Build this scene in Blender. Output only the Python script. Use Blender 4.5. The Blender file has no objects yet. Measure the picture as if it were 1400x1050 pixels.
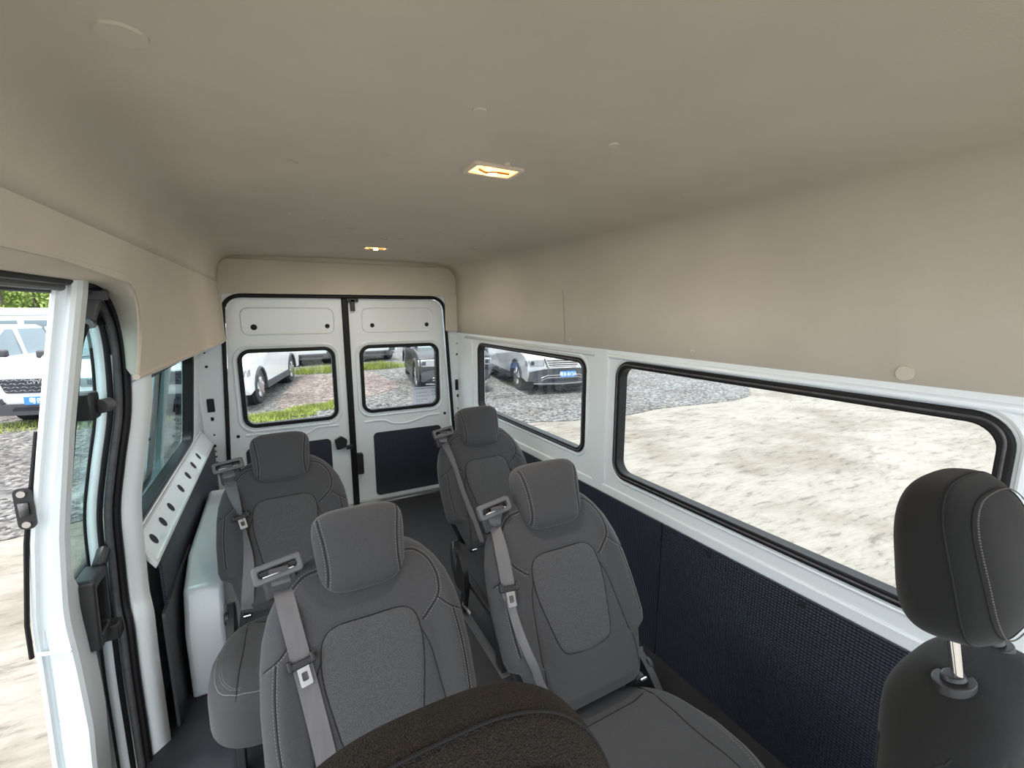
import bpy, bmesh, math, random
import numpy as np
from mathutils import Vector, Matrix
from mathutils.geometry import tessellate_polygon
from mathutils.bvhtree import BVHTree
random.seed(7)
SC = bpy.context.scene
COL = SC.collection
R = math.radians

# ------------------------------------------------------------------ camera, world, exposure
CAM = Vector((-.51, 0, 1.62))
cd = bpy.data.cameras.new('camera'); cam = bpy.data.objects.new('camera', cd); COL.objects.link(cam)
cd.sensor_width = 36; cd.lens = 610 / 1400 * 36; cd.clip_start = .02; cd.clip_end = 300
cam.location = CAM; cam.rotation_euler = (R(90 - 9.59), 0, R(-28.1))
SC.camera = cam
w = bpy.data.worlds.new('overcast_sky'); SC.world = w; w.use_nodes = True
nt = w.node_tree; bg = nt.nodes['Background']
tc = nt.nodes.new('ShaderNodeTexCoord'); sx = nt.nodes.new('ShaderNodeSeparateXYZ'); rp = nt.nodes.new('ShaderNodeValToRGB')
nt.links.new(tc.outputs['Generated'], sx.inputs[0]); nt.links.new(sx.outputs['Z'], rp.inputs[0]); nt.links.new(rp.outputs[0], bg.inputs[0])
rp.color_ramp.elements[0].position = 0; rp.color_ramp.elements[0].color = (.80, .88, .97, 1)
rp.color_ramp.elements[1].position = 1; rp.color_ramp.elements[1].color = (.92, .96, 1, 1)
bg.inputs[1].default_value = 1.75
sl = bpy.data.lights.new('hazy_sun', 'SUN'); sl.energy = 3.2; sl.angle = R(12); sl.color = (1, .96, .90)
so = bpy.data.objects.new('hazy_sun', sl); COL.objects.link(so); so.rotation_euler = (R(3), R(-9), 0)
SC.view_settings.view_transform = 'Standard'; SC.view_settings.look = 'None'
SC.view_settings.exposure = 0.95; SC.view_settings.gamma = 1; SC.view_settings.use_curve_mapping = False
SC.cycles.max_bounces = 14; SC.cycles.diffuse_bounces = 8; SC.cycles.transparent_max_bounces = 16

# ------------------------------------------------------------------ materials
def mat(name, col, rough=.5, metal=0, coat=0, bump=0, bscale=200, var=0, vscale=20, kind='noise', spec=.5, dist=.002, stretch=None, emit=None, sheen=0):
    m = bpy.data.materials.new(name); m.use_nodes = True; n = m.node_tree; b = n.nodes['Principled BSDF']
    b.inputs['Base Color'].default_value = (*col, 1); b.inputs['Roughness'].default_value = rough
    b.inputs['Metallic'].default_value = metal; b.inputs['Coat Weight'].default_value = coat
    b.inputs['Specular IOR Level'].default_value = spec; b.inputs['Sheen Weight'].default_value = sheen
    co = n.nodes.new('ShaderNodeTexCoord'); mp = n.nodes.new('ShaderNodeMapping'); n.links.new(co.outputs['Object'], mp.inputs[0])
    if stretch: mp.inputs['Scale'].default_value = stretch
    if var:
        t = n.nodes.new('ShaderNodeTexNoise'); t.inputs['Scale'].default_value = vscale; t.inputs['Detail'].default_value = 6
        n.links.new(mp.outputs[0], t.inputs[0]); r = n.nodes.new('ShaderNodeValToRGB')
        r.color_ramp.elements[0].position = .3; r.color_ramp.elements[1].position = .7
        r.color_ramp.elements[0].color = (*[c * (1 - var) for c in col], 1); r.color_ramp.elements[1].color = (*[min(1, c * (1 + var)) for c in col], 1)
        n.links.new(t.outputs[0], r.inputs[0]); n.links.new(r.outputs[0], b.inputs['Base Color'])
    if bump:
        if kind == 'noise':
            t = n.nodes.new('ShaderNodeTexNoise'); t.inputs['Scale'].default_value = bscale; t.inputs['Detail'].default_value = 4; o = t.outputs[0]
        elif kind == 'cells':
            t = n.nodes.new('ShaderNodeTexVoronoi'); t.inputs['Scale'].default_value = bscale; o = t.outputs['Distance']
        n.links.new(mp.outputs[0], t.inputs[0])
        bp = n.nodes.new('ShaderNodeBump'); bp.inputs['Strength'].default_value = bump; bp.inputs['Distance'].default_value = dist
        n.links.new(o, bp.inputs['Height']); n.links.new(bp.outputs[0], b.inputs['Normal'])
    if emit:
        b.inputs['Emission Color'].default_value = (*emit[0], 1); b.inputs['Emission Strength'].default_value = emit[1]
    return m
def glass(name, tint, gl=.08):
    m = bpy.data.materials.new(name); m.use_nodes = True; n = m.node_tree; n.nodes.clear()
    o = n.nodes.new('ShaderNodeOutputMaterial'); tr = n.nodes.new('ShaderNodeBsdfTransparent'); g = n.nodes.new('ShaderNodeBsdfGlossy')
    g.inputs['Roughness'].default_value = .01; g.inputs['Color'].default_value = (.9, .95, .95, 1)
    tr.inputs[0].default_value = (*tint, 1); lw = n.nodes.new('ShaderNodeLayerWeight'); lw.inputs[0].default_value = .5; pw = n.nodes.new('ShaderNodeMath'); pw.operation = 'POWER'; pw.inputs[1].default_value = 4.5; n.links.new(lw.outputs['Facing'], pw.inputs[0]); fr = n.nodes.new('ShaderNodeMath'); fr.operation = 'MULTIPLY_ADD'; fr.inputs[1].default_value = .75; fr.inputs[2].default_value = gl * .5; n.links.new(pw.outputs[0], fr.inputs[0])
    mx = n.nodes.new('ShaderNodeMixShader'); n.links.new(fr.outputs[0], mx.inputs[0]); n.links.new(tr.outputs[0], mx.inputs[1]); n.links.new(g.outputs[0], mx.inputs[2]); n.links.new(mx.outputs[0], o.inputs[0])
    return m
def diamond(name, col, scale, strength, dist):
    """moulded sheet with a woven diamond relief"""
    m = mat(name, col, .42, spec=.45); n = m.node_tree; b = n.nodes['Principled BSDF']
    co = n.nodes.new('ShaderNodeTexCoord'); sp = n.nodes.new('ShaderNodeSeparateXYZ'); n.links.new(co.outputs['Object'], sp.inputs[0])
    def M(op, a, c):
        q = n.nodes.new('ShaderNodeMath'); q.operation = op
        for i, v in enumerate((a, c)):
            if v is None: continue
            if hasattr(v, 'is_linked'): n.links.new(v, q.inputs[i])
            else: q.inputs[i].default_value = v
        return q.outputs[0]
    yx = M('ADD', sp.outputs['Y'], sp.outputs['X'])
    a = M('SINE', M('MULTIPLY', M('ADD', yx, sp.outputs['Z']), scale), None)
    c = M('SINE', M('MULTIPLY', M('SUBTRACT', yx, sp.outputs['Z']), scale), None)
    h = M('MULTIPLY', a, c); bp = n.nodes.new('ShaderNodeBump'); bp.inputs['Strength'].default_value = strength; bp.inputs['Distance'].default_value = dist
    n.links.new(h, bp.inputs['Height']); n.links.new(bp.outputs[0], b.inputs['Normal'])
    return m
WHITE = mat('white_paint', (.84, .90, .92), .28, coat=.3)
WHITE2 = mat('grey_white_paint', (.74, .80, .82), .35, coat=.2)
DKHOLE = mat('dark_cavity', (.012, .013, .018), .8)
LINER = mat('greige_headliner', (.62, .57, .49), .95, bump=.25, bscale=260, var=.05, vscale=3, spec=.2, dist=.0015)
LINER2 = mat('greige_headliner_plug', (.64, .59, .505), .8, bump=.1, bscale=200)
RUB = mat('black_rubber', (.008, .008, .009), .5, spec=.3)
RUB2 = mat('worn_grey_rubber', (.085, .085, .09), .45, var=.25, vscale=30)
PLAS = mat('black_plastic', (.022, .022, .024), .4, bump=.2, bscale=500, dist=.0006)
PLAS2 = mat('grey_plastic', (.11, .11, .115), .45, bump=.2, bscale=500, dist=.0006)
DARKP = diamond('dark_relief_panel', (.024, .027, .042), 290, .7, .0017)
RIBBED = mat('dark_ribbed_panel', (.035, .037, .045), .5, bump=.6, bscale=60, stretch=(1, 1, 3.5), dist=.003)
FLOORM = mat('dark_vinyl_floor', (.032, .034, .040), .6, bump=.3, bscale=400, var=.15, vscale=12)
FAB = mat('charcoal_fabric', (.060, .060, .063), .9, bump=.5, bscale=900, var=.12, vscale=350, spec=.25, dist=.0008, sheen=.15)
FABI = mat('grey_melange_fabric', (.078, .078, .081), .95, bump=.8, bscale=600, var=.35, vscale=420, spec=.2, dist=.001, sheen=.15)
FABB = mat('black_fabric', (.0105, .0105, .0105), .9, bump=.5, bscale=800, var=.12, vscale=300, spec=.3, dist=.0008, sheen=.1)
FABW = mat('brown_black_woven_fabric', (.030, .024, .020), .92, bump=1, bscale=700, var=.55, vscale=620, spec=.25, dist=.0015, kind='cells')
SEAM = mat('dark_seam', (.012, .012, .013), .9)
THREADD = mat('dark_thread', (.13, .12, .11), .8)
THREAD = mat('grey_thread', (.20, .20, .20), .8)
BELT = mat('grey_webbing', (.13, .125, .13), .55, bump=.5, bscale=500, stretch=(1, 1, .15), var=.1, vscale=60, dist=.0008)
METAL = mat('brushed_steel', (.62, .62, .62), .28, metal=1)
CHROME = mat('chrome', (.85, .85, .86), .1, metal=1)
GLASS = glass('clear_glass', (.95, .97, .97))
GLASST = glass('tinted_glass', (.70, .80, .80))
PAPER = mat('pale_paper', (.75, .78, .84), .7)
PAPER.node_tree.nodes['Principled BSDF'].inputs['Transmission Weight'].default_value = .75
PAPER.node_tree.nodes['Principled BSDF'].inputs['IOR'].default_value = 1.02
PAPER.node_tree.nodes['Principled BSDF'].inputs['Roughness'].default_value = .9
INK = mat('grey_ink', (.20, .21, .26), .8)
SILVER = mat('silver_painted_steel', (.52, .55, .57), .35, metal=.1, coat=.2)

# ------------------------------------------------------------------ helpers
def link(name, me, m=None, parent=None, smooth=True):
    o = bpy.data.objects.new(name, me); COL.objects.link(o)
    if m is not None: me.materials.append(m)
    if parent is not None: o.parent = parent
    if smooth and len(me.polygons): me.polygons.foreach_set('use_smooth', [True] * len(me.polygons))
    return o
def empty(name, loc=(0, 0, 0), rz=0):
    o = bpy.data.objects.new(name, None); COL.objects.link(o); o.location = loc; o.rotation_euler = (0, 0, rz); o.empty_display_size = .1
    return o
def tag(o, label=None, cat=None, group=None, kind=None):
    for k, v in (('label', label), ('category', cat), ('group', group), ('kind', kind)):
        if v: o[k] = v
    return o
def autosmooth(o, deg=35):
    me = o.data; bm = bmesh.new(); bm.from_mesh(me)
    a = R(deg)
    for e in bm.edges:
        if len(e.link_faces) == 2 and e.calc_face_angle(0) > a: e.smooth = False
    bm.to_mesh(me); bm.free()
class MB:
    def __init__(s): s.v = []; s.f = []
    def add(s, vs, fs):
        k = len(s.v); s.v += [tuple(p) for p in vs]; s.f += [tuple(i + k for i in f) for f in fs]
    def box(s, c, d, M=None):
        vs = [Vector((sx * d[0] / 2, sy * d[1] / 2, sz * d[2] / 2)) for sx in (-1, 1) for sy in (-1, 1) for sz in (-1, 1)]
        if M is not None: vs = [M @ p for p in vs]
        s.add([p + Vector(c) for p in vs], [(0, 1, 3, 2), (4, 6, 7, 5), (0, 4, 5, 1), (2, 3, 7, 6), (0, 2, 6, 4), (1, 5, 7, 3)])
    def tube(s, pts, r, n=8, closed=False, up=None, ry=None):
        pts = [Vector(p) for p in pts]; N = len(pts); ry = ry or r; rings = []
        u = None
        for i, p in enumerate(pts):
            a = pts[(i - 1) % N] if (closed or i) else p; b = pts[(i + 1) % N] if (closed or i < N - 1) else p
            t = (b - a); t = t.normalized() if t.length > 1e-9 else Vector((0, 0, 1))
            if up is not None: q = Vector(up)
            else: q = u if u is not None else (Vector((0, 0, 1)) if abs(t.z) < .9 else Vector((1, 0, 0)))
            x = q - t * q.dot(t)
            if x.length < 1e-6: x = t.orthogonal()
            x.normalize(); u = x; y = t.cross(x)
            rings.append([p + x * (r * math.cos(k * math.tau / n)) + y * (ry * math.sin(k * math.tau / n)) for k in range(n)])
        vs = [p for g in rings for p in g]; fs = []
        for i in range(N if closed else N - 1):
            j = (i + 1) % N
            for k in range(n): fs.append((i * n + k, i * n + (k + 1) % n, j * n + (k + 1) % n, j * n + k))
        if not closed: fs += [tuple(range(n))[::-1], tuple((N - 1) * n + k for k in range(n))]
        s.add(vs, fs)
    def cyl(s, a, b, r, n=20, r2=None):
        a = Vector(a); b = Vector(b); t = (b - a).normalized(); x = t.orthogonal().normalized(); y = t.cross(x); r2 = r if r2 is None else r2
        vs = [a + (x * math.cos(k * math.tau / n) + y * math.sin(k * math.tau / n)) * r for k in range(n)] + [b + (x * math.cos(k * math.tau / n) + y * math.sin(k * math.tau / n)) * r2 for k in range(n)]
        s.add(vs, [(k, (k + 1) % n, n + (k + 1) % n, n + k) for k in range(n)] + [tuple(range(n))[::-1], tuple(range(n, 2 * n))])
    def ring(s, lo, li, F, d0, d1):
        """flat band between two loops of equal length, solid from depth d0 to d1"""
        n = len(lo); vs = [F(a, b, d) for d in (d0, d1) for L in (lo, li) for a, b in L]
        fs = []
        for k in range(n):
            j = (k + 1) % n
            fs += [(k, j, n + j, n + k), (2 * n + j, 2 * n + k, 3 * n + k, 3 * n + j), (k, 2 * n + k, 2 * n + j, j), (n + k, n + j, 3 * n + j, 3 * n + k)]
        s.add(vs, fs)
    def plate(s, outer, holes, F, d0, d1):
        loops = [outer] + list(holes); flat = [p for L in loops for p in L]
        tri = tessellate_polygon([[Vector((a, b, 0)) for a, b in L] for L in loops]); N = len(flat)
        vs = [F(a, b, d0) for a, b in flat] + [F(a, b, d1) for a, b in flat]
        fs = [tuple(t) for t in tri] + [tuple(i + N for i in t[::-1]) for t in tri]
        k = 0
        for L in loops:
            for i in range(len(L)):
                j = (i + 1) % len(L); fs.append((k + i, k + j, N + k + j, N + k + i))
            k += len(L)
        s.add(vs, fs)
    def build(s, name, m, parent=None, smooth=True, bevel=0, seg=2, sharp=35):
        me = bpy.data.meshes.new(name); me.from_pydata(s.v, [], s.f); me.validate()
        bm = bmesh.new(); bm.from_mesh(me); bmesh.ops.recalc_face_normals(bm, faces=bm.faces)
        if smooth:
            a = R(sharp)
            for e in bm.edges:
                if len(e.link_faces) == 2 and e.calc_face_angle(0) > a: e.smooth = False
        bm.to_mesh(me); bm.free()
        o = link(name, me, m, parent, smooth)
        if bevel:
            b = o.modifiers.new('bevel', 'BEVEL'); b.width = bevel; b.segments = seg; b.limit_method = 'ANGLE'; b.angle_limit = R(40); b.harden_normals = False
        return o
def rrect(a0, a1, b0, b1, r, n=6):
    rs = r if isinstance(r, (list, tuple)) else [r] * 4; out = []
    for (cx, cy, sx, sy, st), q in zip(((a1, b1, -1, -1, 0), (a0, b1, 1, -1, 90), (a0, b0, 1, 1, 180), (a1, b0, -1, 1, 270)), rs):
        for k in range(n + 1):
            t = R(st + 90 * k / n); out.append((cx + sx * q + q * math.cos(t), cy + sy * q + q * math.sin(t)))
    return out
def rpoly(pts, rad, n=6):
    """rounded polygon"""
    out = []; N = len(pts)
    for i in range(N):
        p = Vector(pts[i]); a = Vector(pts[i - 1]); b = Vector(pts[(i + 1) % N]); r = rad[i] if isinstance(rad, (list, tuple)) else rad
        if r <= 0: out.append(tuple(p)); continue
        u = (a - p).normalized(); v = (b - p).normalized(); s, e = p + u * r, p + v * r
        for k in range(n + 1):
            t = k / n; out.append(tuple((1 - t) ** 2 * s + 2 * t * (1 - t) * p + t * t * e))
    return out
def curve(pts, n=10, closed=False):
    """Catmull-Rom through points of any dimension"""
    P = [np.array(p, float) for p in pts]; out = []; N = len(P)
    for i in range(N if closed else N - 1):
        p0 = P[(i - 1) % N] if (closed or i) else 2 * P[0] - P[1]; p1 = P[i]; p2 = P[(i + 1) % N]
        p3 = P[(i + 2) % N] if (closed or i < N - 2) else 2 * P[-1] - P[-2]
        for k in range(n):
            t = k / n; out.append(.5 * ((2 * p1) + (-p0 + p2) * t + (2 * p0 - 5 * p1 + 4 * p2 - p3) * t * t + (-p0 + 3 * p1 - 3 * p2 + p3) * t ** 3))
    if not closed: out.append(P[-1])
    return [tuple(q) for q in out]
def kids(o): return [c for c in bpy.data.objects if c.parent is o]
def copy_tree(o, parent=None):
    c = o.copy(); COL.objects.link(c); c.parent = parent
    for ch in kids(o): copy_tree(ch, c)
    return c
def text(name, body, size, m, parent, M, ext=.002, align='CENTER'):
    cu = bpy.data.curves.new(name, 'FONT'); cu.body = body; cu.size = size; cu.extrude = ext; cu.align_x = align; cu.align_y = 'CENTER'
    q = bpy.data.objects.new('t', cu); me = bpy.data.meshes.new_from_object(q); bpy.data.objects.remove(q); me.materials.clear()
    o = link(name, me, m, parent, False); o.matrix_local = M; o['kind'] = 'stuff'
    return o
# ------------------------------------------------------------------ the van's shell
def xr(y): return 1.04 - .035 * y                  # right-hand wall
def FR(a, b, d): return (xr(a) + d, a, b)          # (y, z, depth outward)
def xl(z): return -1.03 + .10 * (z - .8) if z > .8 else -1.03
def FL(a, b, d): return (xl(b) + .012 * (a - 2) - d, a, b)
def window_set(n, F, y0, y1, z0, z1, r, g, sealw=.022, proud=.012, holder=None, white=True):
    """glass pane with its rubber seal and painted flange"""
    e = empty('window_%d' % n); e['kind'] = 'structure'
    gl = MB(); gl.plate(rrect(y0 - .01, y1 + .01, z0 - .01, z1 + .01, r, 8), [], F, .030, .035); gl.build('glass_pane', g, e, smooth=False)
    s = MB(); s.ring(rrect(y0 - sealw, y1 + sealw, z0 - sealw, z1 + sealw, r + sealw, 8), rrect(y0 + .006, y1 - .006, z0 + .006, z1 - .006, r, 8), F, -proud, .04)
    s.build('rubber_seal', RUB, e, bevel=.005, seg=3)
    s = MB(); s.tube([F(a, b, -proud - .001) for a, b in rrect(y0 - sealw * .35, y1 + sealw * .35, z0 - sealw * .35, z1 + sealw * .35, r, 8)], .004, 6, True); s.build('seal_lip', RUB2, e)
    if white:
        s = MB(); s.tube([F(a, b, 0) for a, b in rrect(y0 - sealw - .014, y1 + sealw + .014, z0 - sealw - .014, z1 + sealw + .014, r + sealw + .01, 8)], .008, 8, True)
        s.build('painted_flange', WHITE, e)
    return e
def hole_rr(y0, y1, z0, z1, r, m=.004): return rrect(y0 - m, y1 + m, z0 - m, z1 + m, r, 8)

# floor
b = MB(); b.box((0, 1.65, -.03), (2.06, 4.2, .06)); fl = tag(b.build('floor', FLOORM, smooth=False), kind='structure')
b = MB(); b.box((0, 3.655, .012), (1.70, .06, .024)); b.build('sill_strip', METAL, fl, bevel=.005)
# right wall with three openings
W1 = (1.94, 3.235, .835, 1.335, .05); W2 = (.36, 1.66, .80, 1.345, .06); W5 = 0
b = MB(); b.plate([(-.12, -.3), (3.74, -.3), (3.74, 1.45), (-.12, 1.45)], [hole_rr(*W1), hole_rr(*W2)], FR, 0, .045)
wr = tag(b.build('wall_right', WHITE, smooth=False), kind='structure')
window_set(1, FR, *W1, GLASS, .02); window_set(2, FR, *W2, GLASS, .026)
# soft pressed pillars and rails on the right wall
def bead(F, pts, r, m, name, parent, d=0, n=8, ry=None):
    s = MB(); s.tube([F(a, bb, d) for a, bb in pts], r, n, ry=ry); return s.build(name, m, parent)
b = MB(); b.plate(rrect(1.745, 1.845, .70, 1.41, .03), [], FR, -.012, .01); b.build('pillar_pressing', WHITE, wr, bevel=.011, seg=4)
bead(FR, [(-.1, 1.385), (3.5, 1.385)], .012, WHITE, 'upper_rail', wr, 0)
b = MB(); b.plate([(-.1, .655), (3.6, .655), (3.6, .705), (-.1, .705)], [], FR, -.008, .01); b.build('belt_rail', WHITE, wr, bevel=.007, seg=3)
b = MB(); b.plate(rrect(3.36, 3.52, .5, 1.36, .04), [], FR, -.012, .01); b.build('pillar_pressing', WHITE, wr, bevel=.011, seg=4)
# dark lower panels, push pins
for y0, y1 in ((-.1, 1.332), (1.340, 3.66)):
    b = MB(); b.plate([(y0, .0), (y1, .0), (y1, .662), (y0, .662)], [], FR, -.022, -.012); b.build('lower_panel', DARKP, wr, smooth=False)
PINS = [(1.10, .636), (.74, .636), (.38, .636), (1.30, .53), (1.37, .645), (1.31, .645), (1.365, .42), (1.30, .33), (1.31, .19), (2.2, .64), (2.9, .64)]
for y, z in PINS:
    r = .012 if z > .6 and abs(y - 1.34) > .1 else .005
    b = MB(); b.cyl(FR(y, z, -.020), FR(y, z, -.027), r * .8, 14, r * .75); b.cyl(FR(y, z, -.020), FR(y, z, -.024), r, 14); b.build('push_pin', PLAS, wr)
# left wall: upper plate with window, lower plate
W3 = (1.98, 3.30, .815, 1.345, .06)
b = MB(); b.plate([(1.905, .8), (3.74, .8), (3.74, 1.47), (1.905, 1.47)], [hole_rr(*W3)], FL, 0, .045)
b.plate([(1.905, -.3), (3.74, -.3), (3.74, .8), (1.905, .8)], [], FL, 0, .045)
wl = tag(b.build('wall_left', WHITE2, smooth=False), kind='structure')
window_set(3, FL, *W3, GLASST, .024)
# inner rail below the left window, a shelf leaning inward, with oval holes
def FS(a, b, d):   # b: 0 at window sill, 1 at lower panel
    return (-1.025 + .070 * b + d * .5 + .012 * (a - 2), a, .79 - .115 * b + d * .85)
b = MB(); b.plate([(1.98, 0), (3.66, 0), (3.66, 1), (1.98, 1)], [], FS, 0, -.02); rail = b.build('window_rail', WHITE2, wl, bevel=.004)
for y in (2.10, 2.26, 2.42, 2.66, 2.86, 3.04, 3.22):
    b = MB(); b.plate([(y + .020 * math.cos(t * math.tau / 16), .55 + .17 * math.sin(t * math.tau / 16)) for t in range(16)], [], FS, .001, .003); b.build('rail_hole', DKHOLE, rail)
bead(FS, [(2.0, .12), (3.6, .12)], .006, WHITE2, 'pressed_bead', rail)
bead(FS, [(2.0, .9), (3.6, .9)], .006, WHITE2, 'pressed_bead', rail)
b = MB(); b.plate([(2.02, 0), (3.66, 0), (3.66, .675), (2.02, .675)], [], lambda a, b_, d: (-.955 + .012 * (a - 2) - d, a, b_), 0, .01); b.build('lower_panel', DARKP, wl, smooth=False)
b = MB(); b.plate(rrect(1.93, 2.5, .0, .50, .02), [], lambda a, b_, d: (-.945 + .02 * (a - 2) - d, a, b_), 0, .01); b.build('ribbed_panel', RIBBED, wl, smooth=False)
# wheel box
b = MB(); prof = [(2.06, 0), (2.06, .30), (2.13, .46), (2.32, .535), (3.1, .535), (3.3, .40), (3.36, 0)]
b.plate(prof, [], lambda a, z, d: (-.925 + d, a, z), 0, .145); tag(b.build('wheel_box', SILVER, bevel=.02, seg=4), 'silver grey boxed wheel arch cover low beside the rear left seat', 'wheel cover')

# sliding door opening: post, grey rubber seal, outer white jamb
JP = [(-.98, .45, 1.692), (-.975, 1.0, 1.692), (-.972, 1.40, 1.692), (-.970, 1.65, 1.692), (-.966, 1.80, 1.684), (-.960, 1.885, 1.64), (-.955, 1.92, 1.56), (-.955, 1.925, 1.45), (-.965, 1.91, 1.28), (-1.0, 1.90, 1.10), (-1.03, 1.90, .93), (-1.04, 1.90, .72), (-1.04, 1.885, .60), (-1.03, 1.86, .52), (-1.03, 1.845, .35), (-1.03, 1.84, .15), (-1.03, 1.83, -.15)]
jc = curve(JP, 6)
jamb = tag(empty('door_4'), kind='structure')
b = MB(); b.tube(jc, .013, 10); b.build('rubber_seal', RUB, jamb)
b = MB(); b.tube([(x - .018, y - .014 * (z < 1.7), z - .016 * (z > 1.6)) for x, y, z in jc], .011, 10); b.build('rubber_seal', RUB2, jamb)
b = MB(); b.tube([(x - .038, y - .022 * (z < 1.7), z - .026 * (z > 1.6)) for x, y, z in jc], .008, 8); b.build('seal_lip', RUB, jamb)
# jamb sheet outside the seal
def strip(path_a, path_b, m, name, parent, th=.0):
    s = MB(); n = len(path_a); s.add(list(path_a) + list(path_b), [(i, i + 1, n + i + 1, n + i) for i in range(n - 1)]); o = s.build(name, m, parent)
    if th: q = o.modifiers.new('solid', 'SOLIDIFY'); q.thickness = th
    return o
sel = [p for p in jc if p[1] > 1.7 or p[2] < 1.5]
strip([(x - .04, y - .02, z) for x, y, z in sel], [(x - .072, y - .016, z) for x, y, z in sel], WHITE, 'jamb_sheet', jamb, .004)
b = MB(); b.tube([(x - .076, y - .016, z) for x, y, z in sel], .006, 8); b.build('glass_edge_seal', RUB, jamb)
strip([(x + .005, y + .012, z) for x, y, z in sel if z < 1.44], [(x + .055, y + .06, z) for x, y, z in sel if z < 1.44], WHITE, 'jamb_inner_post', jamb, .004)
for z in (.52, .38):
    b = MB(); b.box((-1.085, 1.868, z), (.05, .006, .03)); b.build('striker_plate', SILVER, jamb, bevel=.002)

# rear end: frame and two doors
def FB(a, z, d): return (a, 3.70 + d, z)
def xo(z): return .795 + (1.71 - z) * .055
opening = rpoly([(-xo(0), 0.0), (xo(0), 0.0), (xo(1.71), 1.71), (-xo(1.71), 1.71)], [.04, .04, .12, .12], 8)
b = MB(); b.plate([(-1.03, -.3), (1.0, -.3), (1.0, 1.43), (.90, 1.44), (.9, 1.74), (-.86, 1.74), (-.86, 1.44), (-1.03, 1.43)], [opening], FB, -.02, .08)
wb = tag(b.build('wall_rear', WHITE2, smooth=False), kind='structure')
for sx, X in ((-1, -.93), (1, .905)):
    b = MB(); b.plate(rrect(X - .022, X + .022, .905, 1.0, .006), [], FB, -.024, -.018); b.build('frame_slot', DKHOLE, wb)
    for z, r in ((1.225, .009), (.855, .014), (.66, .010), (.62, .005), (.58, .006), (1.32, .005), (.74, .006), (.54, .005)):
        b = MB(); b.cyl(FB(X + .004 * sx * (z * 13 % 3 - 1), z, -.024), FB(X, z, -.018), r, 12); b.build('frame_hole', DKHOLE, wb)
    b = MB(); b.tube([FB(X - .055 * sx * -1 * 0 + sx * .055, z, -.02) for z in (.45, 1.40)], .010, 8); b.build('pressed_bead', WHITE2, wb)
b = MB(); b.tube([FB(a, z, -.022) for a, z in opening], .014, 10, True); b.build('rubber_seal', RUB, wb)

def leaf(sx, n, wx0, wx1, wz0, wz1, px0, px1):
    e = tag(empty('door_%d' % n), kind='structure')
    g = .022
    out = rpoly([(g, .012), (xo(0) - .012, .012), (xo(1.71) - .012, 1.698), (g, 1.698)], [.02, .02, .11, .01], 8)
    out = [(sx * a, z) for a, z in out]
    if sx < 0: wh = (wx0, wx1)
    hole = rrect(wx0, wx1, wz0, wz1, .07, 8)
    b = MB(); b.plate(out, [hole], FB, .012, .06); d = b.build('door_skin', WHITE, e, bevel=.004)
    s = MB(); s.ring(rrect(wx0 - .012, wx1 + .012, wz0 - .012, wz1 + .012, .082, 8), rrect(wx0 + .016, wx1 - .016, wz0 + .016, wz1 - .016, .055, 8), FB, -.002, .05); s.build('rubber_seal', RUB, e, bevel=.005, seg=3)
    s = MB(); s.plate(rrect(wx0 + .005, wx1 - .005, wz0 + .005, wz1 - .005, .06, 8), [], FB, .035, .040); s.build('glass_pane', GLASS, e, smooth=False)
    s = MB(); s.tube([FB(a, z, .012) for a, z in rrect(wx0 - .035, wx1 + .035, wz0 - .04, wz1 + .032, .10, 8)], .010, 8, True); s.tube([FB(a, z, .012) for a, z in rrect(wx0 - .022, wx1 + .022, wz0 - .022, wz1 + .022, .09, 8)], .006, 8, True); s.build('window_flange', WHITE, e)
    s = MB()
    for k_ in range(7): s.box((wx0 + (.30 if sx < 0 else .10) + .014 * k_ + (.02 if k_ > 3 else 0), 3.733, wz0 + .035 + .004 * (k_ % 2)), (.008, .001, .014))
    tag(s.build('glass_marking', INK, e, smooth=False), kind='stuff')
    # pressed field at the top with its two holes
    s = MB(); s.tube([FB(a, z, .011) for a, z in rrect(min(px0, px1), max(px0, px1), 1.435, 1.625, .05, 8)], .006, 8, True); s.build('pressed_bead', WHITE, e)
    for hx in (px0 + .075 * (1 if px1 > px0 else -1), px1 - .05 * (1 if px1 > px0 else -1)):
        s = MB(); s.cyl(FB(hx, 1.488, .012), FB(hx, 1.488, .009), .021 if sx < 0 and hx == px0 + .075 else .017, 18); s.build('door_hole', DKHOLE, e)
    # lower rounded pressing and dark infill panel
    s = MB(); x0, x1 = sorted((sx * .165, sx * .75)); s.plate(rrect(x0, x1, .05, .60, .035), [], FB, .006, .014); s.build('infill_panel', DARKP, e, smooth=False, bevel=.002)
    s = MB(); s.tube([FB(a, z, .012) for a, z in curve([(sx * .10, .70), (sx * .25, .70), (sx * .33, .665), (sx * .45, .655), (sx * .56, .68), (sx * .64, .70), (sx * .74, .70)], 5)], .009, 8); s.build('pressed_bead', WHITE, e)
    for hx, z, r in ((sx * .79, .70, .012),):
        s = MB(); s.cyl(FB(hx, z, .012), FB(hx, z, .009), r, 14); s.build('door_hole', DKHOLE, e)
    return e
dl = leaf(-1, 1, -.735, -.105, .765, 1.32, -.70, -.085)
dr = leaf(1, 2, .10, .735, .785, 1.32, .125, .70)
b = MB(); b.plate([(-.024, .01), (.024, .01), (.024, 1.70), (-.024, 1.70)], [], FB, -.004, .05); b.build('rubber_seal', RUB, dl, bevel=.006)
# top catch
b = MB(); b.box((.055, 3.690, 1.692), (.085, .03, .045)); b.box((.055, 3.69, 1.645), (.032, .03, .09)); b.box((.035, 3.685, 1.70), (.012, .03, .05)); b.box((.085, 3.685, 1.70), (.012, .03, .05)); b.build('door_catch', PLAS, dr, bevel=.003)
b = MB(); b.cyl((.012, 3.712, 1.655), (.012, 3.70, 1.655), .011, 12); b.build('door_hole', DKHOLE, dr)
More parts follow.
